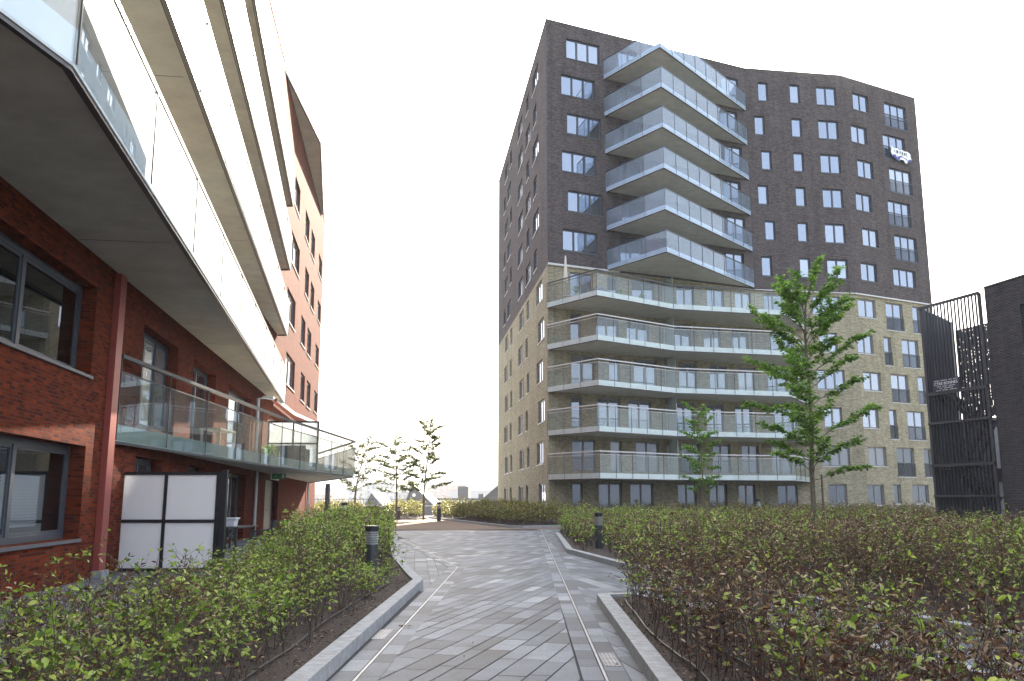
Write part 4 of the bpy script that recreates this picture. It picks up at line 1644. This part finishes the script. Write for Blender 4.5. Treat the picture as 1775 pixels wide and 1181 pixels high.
# ------------------------------------------------------------------ bollards and posts
def bollard(x, y, z, label, h=.95, r=.125):
    t = thing('bollard_light', label, 'bollard light', (x, y, z), 'bollard lights in the planting beds')
    m = MB()
    m.lathe(x, y, [(r * .98, z - .05), (r * .98, z + h * .66)], 20)
    m.build('post', M_DGREY, t, smooth=True)
    m = MB()
    for k in range(6):
        zz = z + h * .66 + k * .042
        m.lathe(x, y, [(r * .7, zz), (r, zz - .012), (r, zz + .004), (r * .7, zz + .016)], 20)
    m.build('louvre', M_ALU, t, smooth=True)
    m = MB()
    m.lathe(x, y, [(r * .62, z + h * .655), (r * .62, z + h * .90)], 16)
    m.build('lamp_glass', M_LAMPG, t, smooth=True)
    m = MB()
    m.lathe(x, y, [(0, z + h * .90), (r * 1.04, z + h * .90), (r * 1.04, z + h), (0, z + h + .01)], 20)
    m.build('cap', M_BLACK, t)
    return t


b0 = bollard(-2.62, 17.1, .085, 'grey bollard light with a black cap in the left hedge, closest to the viewer')
bollard(2.62, 27.6, .085, 'grey bollard light at the corner of the right hand hedge', 1.05)
bollard(-8.35, 45.2, .0, 'bollard light showing its cap above the far end of the left hedge', 1.42, .16)
bollard(-8.9, 71.3, .05, 'dark bollard light beside the far kerb and the low red wall', 1.0, .16)
bollard(-5.3, 66.0, .085, 'dark bollard light in the far hedge left of the tower', 1.3, .15)
bollard(16.4, 60.5, .0, 'pale bollard light against the ground floor of the tower', 1.6, .16)
ps = MB()
ps.lathe(-12.2, 60, [(.16, -.02), (.16, 2.6), (0, 2.62)], 14)
tag(ps.build('metal_post', M_DGREY, smooth=True), 'tall plain grey metal post past the end of the red building', 'post')

# ------------------------------------------------------------------ deck edge: parapet, railing, low red wall
pw = thing('parapet_wall', 'long low parapet wall with pale coping along the far edge of the plaza', 'wall', (-10, 95, 0))
m = MB()
m.box(-40, 3, 95.2, 95.5, -.05, .86)
m.build('parapet', M_KERB, pw)
m = MB()
m.box(-40, 3, 95.1, 95.6, .862, .98)
m.build('coping', M_SILLL, pw)
rl = thing('railing', 'thin dark bar railing on the parapet at the far left', 'railing', (-18, 95.4, .98))
m = MB()
m.box(-38, -10, 95.32, 95.38, 1.62, 1.68)
x = -38
while x < -10:
    m.box(x, x + .03, 95.33, 95.37, .982, 1.62)
    x += .32
m.build('railing_bars', M_DGREY, rl)
lwl = MB()
lwl.box(-12.9, -11.75, 80, 80.5, -.02, 1.05)
tag(lwl.build('low_wall', M_RED), 'short low red brick wall between the far hedges', 'wall')

# ------------------------------------------------------------------ hedges
GA = np.random.default_rng(11)


def shrub_template(rng, h, detail, leaf):
    """one hornbeam whip: stems, side shoots and leaf clusters"""
    tubes, L = [], []
    ns = rng.integers(2, 4) if detail else 2
    for s in range(ns):
        hh = h * rng.uniform(.72, 1.08)
        base = np.array([rng.normal(0, .05), rng.normal(0, .05), 0])
        lean = rng.normal(0, .12, 2)
        nseg = 6 if detail else 3
        P = [base]
        for k in range(1, nseg + 1):
            f = k / nseg
            P.append(base + np.array([lean[0] * f * hh + rng.normal(0, .018), lean[1] * f * hh + rng.normal(0, .018), hh * f]))
        P = np.array(P)
        tubes.append((P, np.linspace(.0065, .002, len(P)) * (1 if detail else 1.5)))
        nbr = rng.integers(9, 14) if detail else 5
        for b in range(nbr):
            f = rng.uniform(.16, 1.0) ** .8
            i = min(len(P) - 2, int(f * nseg))
            st = P[i] + (P[i + 1] - P[i]) * (f * nseg - i if f < 1 else 1)
            az = rng.uniform(0, 2 * np.pi)
            ln = rng.uniform(.14, .36) * (1.15 - .5 * f)
            ri = rng.uniform(.3, 1.2)
            Q = [st]
            for k in range(1, 4 if detail else 3):
                g = k / (3 if detail else 2)
                Q.append(st + np.array([np.cos(az), np.sin(az), ri * (1 + .3 * g)]) * ln * g / math.sqrt(1 + ri * ri) + rng.normal(0, .012, 3))
            Q = np.array(Q)
            if detail or b < 3:
                tubes.append((Q, np.linspace(.0036, .0012, len(Q))))
            cl = rng.random()
            nl = rng.integers(1, 5) if detail else rng.integers(3, 6)
            for q in range(nl):
                g = rng.uniform(.25, 1.05)
                j = min(len(Q) - 2, int(g * (len(Q) - 1)))
                ps_ = Q[j] + (Q[j + 1] - Q[j]) * (g * (len(Q) - 1) - j)
                d = np.array([np.cos(az + rng.normal(0, 1.2)), np.sin(az + rng.normal(0, 1.2)), rng.normal(.15, .5)])
                L.append((*ps_, *d, leaf * rng.uniform(.55, 1.2), rng.normal(0, .7), cl * .75 + rng.random() * .25))
        for q in range(3 if detail else 2):
            L.append((*P[-1], *rng.normal(0, 1, 2), .6, leaf * rng.uniform(.5, 1.0), rng.normal(0, .6), rng.random()))
    return tubes, np.array(L)


def tube3(tubes):
    V, F = [], []
    n = 0
    for P, r in tubes:
        k = len(P)
        ang = np.array([0, 2.094, 4.189])
        ring = np.stack([np.cos(ang), np.sin(ang), np.zeros(3)], 1)
        V.append((P[:, None, :] + r[:, None, None] * ring[None]).reshape(-1, 3))
        for i in range(k - 1):
            for j in range(3):
                a, b = n + i * 3 + j, n + i * 3 + (j + 1) % 3
                F.append((a, b, b + 3, a + 3))
        n += k * 3
    return np.vstack(V), np.array(F)


def make_templates(n, h, detail, leaf, seed):
    rng = np.random.default_rng(seed)
    out = []
    for _ in range(n):
        t, L = shrub_template(rng, h, detail, leaf)
        V, F = tube3(t)
        out.append((V, F, L))
    return out


TN = make_templates(16, 1.0, True, .058, 31)
TM = make_templates(14, 1.0, False, .092, 32)
TF = make_templates(10, 1.0, False, .15, 33)


def hedge(name, label, poly, dens, hgt, tpl, tri, gfun, seed, mats=(M_GREEN, M_DRY), z=.085, skip=None):
    """fill an outline with whips in jittered rows; leaves go to a fresh and a dry part"""
    rng = np.random.default_rng(seed)
    xs = [p[0] for p in poly]
    ys = [p[1] for p in poly]
    st = 1 / math.sqrt(dens)
    TV, TFc, LP = [], [], []
    n0 = 0
    y = min(ys)
    row = 0
    while y < max(ys):
        x = min(xs) + (st / 2 if row % 2 else 0)
        while x < max(xs):
            px, py = x + rng.normal(0, st * .22), y + rng.normal(0, st * .22)
            x += st
            if not pip(px, py, poly) or (skip and skip(px, py)):
                continue
            V, F, L = tpl[rng.integers(len(tpl))]
            s = hgt(px, py) * rng.uniform(.70, 1.15)
            if rng.random() < .08:
                s *= 1.2
            a = rng.uniform(0, 2 * np.pi)
            sx = rng.uniform(.85, 1.15)
            c, sn = math.cos(a), math.sin(a)
            Rm = np.array([[c, -sn, 0], [sn, c, 0], [0, 0, 1]])
            w = np.array([sx, sx, s])
            TV.append((V * w) @ Rm.T + [px, py, z])
            TFc.append(F + n0)
            n0 += len(V)
            Lp = L.copy()
            Lp[:, :3] = (L[:, :3] * w) @ Rm.T + [px, py, z]
            Lp[:, 3:6] = L[:, 3:6] @ Rm.T
            Lp[:, 8] = L[:, 8] - gfun(px, py) + rng.normal(0, .24)
            LP.append(Lp)
        y += st
        row += 1
    t = thing(name, label, 'hedge', (sum(xs) / len(xs), sum(ys) / len(ys), z))
    mesh_np('twigs', np.vstack(TV), np.vstack(TFc), M_TWIG, t)
    LP = np.vstack(LP)
    for nm, sel, mat, sh in (('fresh_leaves', LP[:, 8] < 0, mats[0], (LEAF8 if tri else LEAF4)), ('dry_leaves', LP[:, 8] >= 0, mats[1], (CURL8 if tri else CURL4))):
        q = LP[sel]
        if len(q):
            V, F = leaves(q[:, :3], q[:, 3:6], q[:, 6], q[:, 7], sh, LEAF6TRI if tri else LEAF4F)
            mesh_np(nm, V, F, mat, t, nper=3 if tri else 4)
    return t


def wob(x, y, s=1.0, p=0.0):
    return .5 + .5 * math.sin(x * .9 * s + 1.3 * math.sin(y * .7 * s + p)) * math.cos(y * .55 * s + .8 * math.sin(x * .6 * s + 2 * p))


INL = [(-2.0, 2.6), (-2.0, 16.6), (-3.3, 24.0), (-4.75, 36.0), (-6.3, 43.2), (-7.9, 42.8), (-6.5, 26.0), (-4.4, 12.0), (-4.2, 2.6)]
near_l = [p for p in INL if p[1] < 20]
hedge('hornbeam_hedge', 'leggy green hedge along the left kerb, closest to the red building terrace', [(-2.0, 2.6), (-2.0, 16.8), (-2.35, 18.0), (-5.2, 18.0), (-4.4, 12.0), (-4.2, 2.6)], 8.5,
      lambda x, y: .42 if abs(x + .153 * y) < .34 and 13.2 < y < 17.4 else (.58 if x < -.235 * y and y > 9 else .60 + .022 * y if y < 14 else .92), TN, True, lambda x, y: .50 + .35 * wob(x, y, .9) + (.12 if y > 13 else 0), 41, skip=lambda x, y: abs(x + .153 * y) < .24 and 15.6 < y < 17.6)
hedge('hornbeam_hedge', 'dense green hedge running back beside the red building behind the left bollard', [(-2.4, 18.1), (-3.3, 24.0), (-4.75, 36.0), (-6.3, 43.2), (-7.9, 42.8), (-6.5, 26.0), (-5.25, 18.1)], 11.0,
      lambda x, y: .62 if x < -.248 * y and y < 27 else 1.0, TM, False, lambda x, y: .50 + .35 * wob(x, y, .7, 1.0), 42)
hedge('hornbeam_hedge', 'brown twiggy hedge strip behind the right hand kerb in the foreground', [(1.42, 2.6), (1.55, 13.5), (1.85, 13.6), (2.5, 11.3), (3.6, 7.8), (4.7, 3.4), (4.8, 2.6)], 10.0,
      lambda x, y: .66 + .022 * y, TN, True, lambda x, y: .02 + .30 * wob(x, y, 1.1, 2.0) + max(0, (x - 2.4) * .22), 43)
hedge('hornbeam_hedge', 'wide brown and green hedge bed in front of the pale lower floors of the tower', [(1.9, 26.4), (2.75, 20.9), (3.65, 17.0), (14.3, 17.0), (17.4, 24.0), (16.6, 37.0), (16.8, 43.5), (15.2, 48.6), (3.2, 48.6), (2.1, 40.0)], 8.5,
      lambda x, y: .92, TM, False, lambda x, y: .10 + .55 * wob(x, y, .55, .5) + (.16 if y > 30 else 0), 44, skip=lambda x, y: abs(x - .0955 * y) < .26 and 20 < y < 28.2)
hedge('hornbeam_hedge', 'brown and bright green whips of the near right bed beyond the pale side path', [(3.68, 16.9), (4.1, 15.1), (5.2, 11.0), (6.0, 8.6), (10.5, 8.6), (14.2, 16.9)], 9.5,
      lambda x, y: .95, TN, True, lambda x, y: .12 + .5 * wob(x, y, .8, .5), 49)
hedge('hornbeam_hedge', 'yellow green hedge behind the long kerb left of the tower', [(-7.2, 83.0), (-6.6, 78.4), (-0.1, 52.0), (.6, 51.5), (4.2, 53.3), (5.0, 56.0), (1.7, 61.0), (-1.9, 93.5), (-7.2, 93.5)], 5.0,
      lambda x, y: 1.25, TF, False, lambda x, y: .80, 45, mats=(M_OLIVE, M_DRY))
hedge('hornbeam_hedge', 'dark low hedge at the foot of the tower between the balconies and stair cage', [(4.6, 53.4), (16.5, 56.9), (26.5, 57.9), (30.0, 64.0), (24.5, 67.0), (17.5, 62.2), (12.0, 60.5), (6.0, 56.2)], 4.5,
      lambda x, y: 1.15, TF, False, lambda x, y: .45, 46, mats=(M_OLIVE, M_DRY), z=.02)
hedge('hornbeam_hedge', 'sunlit yellow hedge past the end of the red building', [(-16.8, 68.4), (-11.5, 66.4), (-11.2, 69.0), (-13.3, 79.0), (-16.8, 89.5)], 5.0,
      lambda x, y: 1.2, TF, False, lambda x, y: .85, 47, mats=(M_OLIVE, M_DRY))
hedge('hornbeam_hedge', 'small sunlit yellow hedge to the right of the low red brick wall', [(-10.7, 74.3), (-7.8, 72.5), (-7.4, 76.0), (-8.8, 87.5), (-11.3, 89.0)], 5.0,
      lambda x, y: 1.3, TF, False, lambda x, y: .85, 48, mats=(M_OLIVE, M_DRY))


# ------------------------------------------------------------------ trees
def tree(name, label, base, trunk, r0, limbs, leaf, per_m, mat, seed, droop=.1, twig=.55, stake=False, tri=False, group=None):
    """trunk: points; limbs: (height fraction start point, tip point); twigs and leaves follow the limbs"""
    rng = np.random.default_rng(seed)
    t = thing(name, label, 'tree', base, group)
    m = MB()
    P = [Vector(p) for p in trunk]
    rad = [r0 * (1 - .82 * i / (len(P) - 1)) for i in range(len(P))]
    m.tube(P, rad, 8)
    LP, LD = [], []

    def line(a, b, r, n, sag):
        a, b = Vector(a), Vector(b)
        L = (b - a).length
        pts = []
        for k in range(n + 1):
            f = k / n
            q = a.lerp(b, f)
            q.z += sag * L * math.sin(math.pi * f)
            q += Vector(rng.normal(0, .012 * L, 3)) * (0 < k < n)
            pts.append(q)
        m.tube(pts, [r * (1 - .8 * k / n) for k in range(n + 1)], 5, cap=False)
        return pts

    def put(pts, dens, f0):
        L = sum((b - a).length for a, b in zip(pts, pts[1:]))
        n = int(L * dens)
        for _ in range(n):
            f = f0 + (1 - f0) * rng.random()
            g = f * (len(pts) - 1)
            i = min(len(pts) - 2, int(g))
            q = pts[i].lerp(pts[i + 1], g - i)
            d = (pts[i + 1] - pts[i]).normalized()
            LP.append([q.x + rng.normal(0, .045), q.y + rng.normal(0, .045), q.z + rng.normal(0, .03)])
            LD.append([d.x + rng.normal(0, .8), d.y + rng.normal(0, .8), d.z * .4 - droop + rng.normal(0, .35)])
    for a, b in limbs:
        L = (Vector(b) - Vector(a)).length
        pts = line(a, b, max(.008, r0 * .16 * min(1.6, max(1.0, L / 2))), 6, .05)
        put(pts, per_m * .5, .3)
        nt = int(L / .17)
        for k in range(nt):
            f = .22 + .78 * (k + rng.random()) / max(1, nt)
            g = min(.999, f) * 6
            i = int(g)
            q = pts[i].lerp(pts[i + 1], g - i)
            d = (pts[i + 1] - pts[i]).normalized()
            side = Vector((d.y, -d.x, 0))
            if side.length < .2:
                side = Vector((rng.normal(), rng.normal(), 0))
            side = side.normalized() * (1 if k % 2 else -1)
            e = q + (d * rng.uniform(.5, 1.0) + side * rng.uniform(.4, 1.0) + Vector((0, 0, rng.normal(.05, .22)))) * twig * rng.uniform(.5, 1.1) * (1.1 - .5 * f)
            tp = line(q, e, .007, 3, .04)
            put(tp, per_m, .1)
    m.build('trunk', M_BARK, t, smooth=True)
    LP, LD = np.array(LP), np.array(LD)
    n = len(LP)
    V, F = leaves(LP, LD, leaf * rng.uniform(.6, 1.25, n), rng.normal(0, .55, n), LEAF8 if tri else LEAF4, LEAF6TRI if tri else LEAF4F)
    mesh_np('crown', V, F, mat, t, nper=3 if tri else 4)
    return t


rt = random.Random(12)
big_trunk = [(9.95, 30, .05), (9.95, 30, 1.2), (9.97, 30.02, 2.6), (10.05, 30, 4.0), (10.02, 29.97, 5.6), (10.0, 30, 7.0), (10.1, 30.02, 8.2), (10.45, 30, 9.3)]
big_tips = [((10.0, 30, 6.3), (8.30, 30.2, 7.95)), ((10.02, 30, 5.1), (7.92, 29.7, 6.15)), ((10.04, 30, 4.0), (7.98, 30.3, 4.75)), ((10.0, 30, 3.3), (8.28, 29.6, 3.95)), ((9.98, 30, 2.75), (8.75, 30.2, 3.42)),
            ((10.0, 30, 6.6), (11.75, 30.2, 8.2)), ((10.0, 30, 5.6), (11.95, 29.8, 7.0)), ((10.02, 30, 5.2), (11.85, 30.4, 6.4)), ((10.04, 30, 4.6), (11.8, 29.7, 5.55)), ((10.0, 30, 3.3), (12.35, 30.1, 4.65)),
            ((9.98, 30, 2.7), (11.70, 30.2, 3.5)), ((9.97, 30, 2.15), (11.72, 29.8, 2.62)), ((10.05, 30, 8.0), (10.68, 30, 9.75)), ((10.05, 30, 7.5), (11.32, 30.1, 9.42)), ((10.0, 30, 7.0), (9.25, 30, 9.0)), ((10.05, 30, 7.6), (9.9, 30.3, 9.3))]
for zc in (2.4, 3.0, 3.7, 4.4, 5.0, 5.6, 6.2, 6.8, 7.4, 7.9):
    ln = 1.75 - .10 * abs(zc - 4.5) - (.35 if zc > 6.5 else 0)
    for s in (-1, 1):
        big_tips.append(((10.02, 30, zc), (10.02 + rt.uniform(-1.1, 1.1), 30 + s * ln * rt.uniform(.7, 1.1), zc + rt.uniform(.4, 1.2))))
for zc in (5.9, 6.5, 7.1, 7.6):
    for s in (-1, 1):
        big_tips.append(((10.0, 30, zc), (10.0 + s * rt.uniform(.7, 1.2), 30 + rt.uniform(-.7, .7), zc + rt.uniform(.7, 1.3))))
tree('hornbeam_tree', 'tall slender green tree with layered branches in front of the tower', (9.95, 30, .05), big_trunk, .10, big_tips, .14, 74, M_TREE, 5, tri=True)
st = MB()
st.tube([(10.22, 29.85, .0), (10.22, 29.85, 2.35)], .035, 8)
tag(st.build('tree_stake', M_BARK, smooth=True), 'wooden stake standing beside the trunk of the tall green tree', 'stake')

t2 = [(10.1, 48, .05), (10.1, 48, 1.6), (10.12, 48, 3.2), (10.05, 48.02, 4.6), (10.0, 48, 6.1)]
tips2 = []
for k in range(26):
    zc = 1.7 + 4.2 * k / 25
    a = k * 2.4
    ln = (1.25 - .16 * abs(zc - 3.2)) * rt.uniform(.65, 1.05)
    tips2.append(((10.08, 48, zc), (10.08 + ln * math.cos(a), 48 + ln * math.sin(a), zc + rt.uniform(.2, .75))))
tree('hornbeam_tree', 'smaller dark green young tree close in front of the lower balconies', (10.1, 48, .05), t2, .055, tips2, .15, 60, M_TREE, 6, twig=.45)

GRP = 'young trees at the far end of the plaza'
for (x, lean, top, lab, sd, wdt, dn) in ((-12.1, .9, 6.2, 'thin leaning young tree nearest the red building, far end of plaza', 71, 1.0, 55), (-8.9, -.2, 6.2, 'sparse upright young tree between the two others at the far end of plaza', 72, 1.25, 55),
                                         (-6.8, .45, 7.5, 'tallest young tree at the far end of the plaza, beside the dark gable', 73, 1.1, 80)):
    tr = [(x, 70, .05), (x, 70, 1.8), (x + lean * .2, 70, 3.3), (x + lean * .6, 70, 4.8), (x + lean, 70, top - .3)]
    tips = []
    n = 24
    for k in range(n):
        f = k / (n - 1)
        zc = 2.0 + (top - 2.6) * f
        cx = x + lean * max(0, (zc - 1.8) / (top - 2.0)) * .9
        a = k * 2.4 + sd
        ln = wdt * rt.uniform(.9, 1.9) * (1.1 - .55 * f)
        tips.append(((cx, 70, zc), (cx + ln * math.cos(a), 70 + ln * math.sin(a), zc + rt.uniform(.15, 1.0))))
    tips.append(((x + lean * .8, 70, top - .8), (x + lean * 1.15, 70, top + .2)))
    tree('young_tree', lab, (x, 70, .05), tr, .09, tips, .20, dn * .8, M_TREEF, sd, twig=.45, group=GRP)


# ------------------------------------------------------------------ town beyond the deck
def gable(x0, x1, xr, y, zb, ze, zr, dep, label, roof=M_ROOFL, wall=M_ROOF):
    t = thing('gable_house', label, 'house', ((x0 + x1) / 2, y, zb))
    m = MB()
    m.quad([(x0, y, zb), (x1, y, zb), (x1, y, ze), (xr, y, zr), (x0, y, ze)])
    m.quad([(x1, y + dep, zb), (x0, y + dep, zb), (x0, y + dep, ze), (xr, y + dep, zr), (x1, y + dep, ze)])
    m.quad([(x0, y + dep, zb), (x0, y, zb), (x0, y, ze), (x0, y + dep, ze)])
    m.quad([(x1, y, zb), (x1, y + dep, zb), (x1, y + dep, ze), (x1, y, ze)])
    m.build('wall', wall, t)
    for xe in (x0, x1):
        m = MB()
        a, b = Vector((xe, y - .3, ze)), Vector((xr, y - .3, zr + .02))
        d = (a - b).normalized() * .4
        n = Vector((0, 0, .22))
        a2, b2 = a + d + Vector((0, 0, .02)), b
        e = Vector((0, dep + .6, 0))
        m.hexa([a2, b2, b2 + e, a2 + e, a2 + n, b2 + n, b2 + e + n, a2 + e + n])
        m.build('roof', roof, t)
    return t


gable(-25.0, -20.4, -23.2, 150, -9, -.6, 2.7, 14, 'dark pointed gable house with a pale roof, leftmost of the gables beyond the parapet', M_ROOFL)
gh = gable(-18.0, -12.6, -16.5, 150, -9, .4, 4.0, 16, 'dark pointed gable house in the middle behind the young trees', M_ROOFL)
m = MB()
m.lathe(-16.3, 149.85, [(0, 2.35), (.28, 2.35), (.28, 2.5)], 12)
o = MB()
for k in range(14):
    a, b = 2 * math.pi * k / 14, 2 * math.pi * (k + 1) / 14
    o.quad([(-16.2, 149.93, 2.4), (-16.2 + .3 * math.cos(a), 149.93, 2.4 + .3 * math.sin(a)), (-16.2 + .3 * math.cos(b), 149.93, 2.4 + .3 * math.sin(b))], [(0, 0)] * 3)
o.build('round_window', M_WPAINT, gh)
gable(-7.0, 3.0, -.6, 150, -9, -.2, 5.2, 18, 'large dark gable house partly hidden by the left edge of the tower', M_ROOF)
gable(-22.5, -17.8, -20.0, 138, -9, -2.0, 1.15, 10, 'low pale roofed house in front of the leftmost dark gable', M_ROOFL, M_CITYR)


def block(x0, x1, y, z0, z1, dep, label, wall, nx=0, nz=0, wz=None, wmat=M_CITYB, dark=None, roof=None):
    t = thing('apartment_block', label, 'building', ((x0 + x1) / 2, y, z0))
    m = MB()
    m.box(x0, x1, y, y + dep, z0, z1)
    m.build('wall', wall, t)
    if wz:
        for i in range(nx):
            for j in range(nz):
                wx = x0 + (x1 - x0) * (i + .25) / nx
                ww = (x1 - x0) / nx * .5
                za = wz[0] + (wz[1] - wz[0]) * (j + .2) / nz
                zb = wz[0] + (wz[1] - wz[0]) * (j + .8) / nz
                m = MB()
                m.box(wx, wx + ww, y - .06, y - .005, za, zb)
                m.build('window', wmat, t)
    m = MB()
    m.box(x0 - .2, x1 + .2, y - .2, y + dep + .2, z1 + .003, z1 + .35)
    if roof:
        for rx0, rx1, rh in roof:
            m.box(rx0, rx1, y + 1, y + dep - 1, z1 + .351, z1 + rh)
    m.build('roof', M_ROOF, t)


block(-14.5, -2.0, 175, -9, 1.6, 12, 'white apartment row with blue grey bays between the middle gable and tower', M_WPAINT, 9, 2, (-1.6, 1.5), M_CITYB, roof=[(-10.5, -8.5, 2.6), (-6.5, -5.5, 1.2)])
rb = random.Random(9)
far = [(-120, -92, 420, 5.0), (-96, -70, 380, 6.5), (-74, -60, 300, 3.2), (-62, -44, 340, 6.0), (-47, -38, 260, 4.2), (-37, -30, 230, 5.6), (-30, -17, 330, 7.0), (-20, -6, 290, 4.6), (-9, 8, 360, 8.5), (-4.5, 4, 310, 12.5), (-28, -22, 215, 3.3)]
names = ['hazy wide block farthest left on the skyline', 'hazy grey block second from left on the skyline', 'low hazy hall left of the metal post', 'pale hazy block right of the metal post', 'grey flat block behind the thin leaning tree',
         'grey office block with window rows behind the leftmost gable', 'long hazy block behind the two gables', 'hazy low block right of the tallest young tree', 'hazy broad block ending at the tower edge', 'taller stepped hazy block touching the tower edge', 'small hazy block between the thin tree and the gable']
for (x0, x1, y, z), lab in zip(far, names):
    x0, x1, y, z = x0 * 2.1, x1 * 2.1, y * 2.1, 1.5 + (z - 1.5) * 2.1
    block(x0, x1, y, -9, z, 18, lab, rb.choice((M_CITY, M_CITY, M_CITYR, M_CITYB)), 6, 3, (z - 8, z - .5), M_CITYB, roof=[(x0 + (x1 - x0) * .3, x0 + (x1 - x0) * .45, 2.2)])
n = 9000
r = np.random.default_rng(88)
X = r.uniform(-540, 70, n)
Y = r.uniform(850, 1050, n)
Hh = 5.5 + 3.0 * np.sin(X * .043) + 2.0 * np.sin(X * .13 + 1)
P = np.stack([X, Y, -9 + r.random(n) ** .6 * (Hh * 1.7 + 8.5)], 1)
V, F = leaves(P, r.normal(size=(n, 3)), r.uniform(3, 7, n), r.uniform(-1, 1, n), LEAF4 * np.array([1.4, 2.2, 1]), LEAF4F)
tag(mesh_np('far_woods', V, F, M_WOOD), 'hazy line of trees along the horizon between the two buildings', 'trees', kind='stuff')

# ------------------------------------------------------------------ hazy air
hz = MB()
hz.box(-560, 560, -60, 1100, -10.2, 48)
ho = hz.build('haze', plain('haze_air', (1, 1, 1)))
hm = bpy.data.materials['haze_air']
hn = hm.node_tree
for nn in list(hn.nodes):
    if nn.type != 'OUTPUT_MATERIAL':
        hn.nodes.remove(nn)
pv = hn.nodes.new('ShaderNodeVolumePrincipled')
pv.inputs['Color'].default_value = (0.95, 0.97, 1.0, 1)
pv.inputs['Density'].default_value = 0.0005
pv.inputs['Anisotropy'].default_value = 0.0
hn.links.new(pv.outputs[0], hn.nodes['Material Output'].inputs['Volume'])
tag(ho, 'pale hazy air over the whole place', 'haze', kind='stuff')
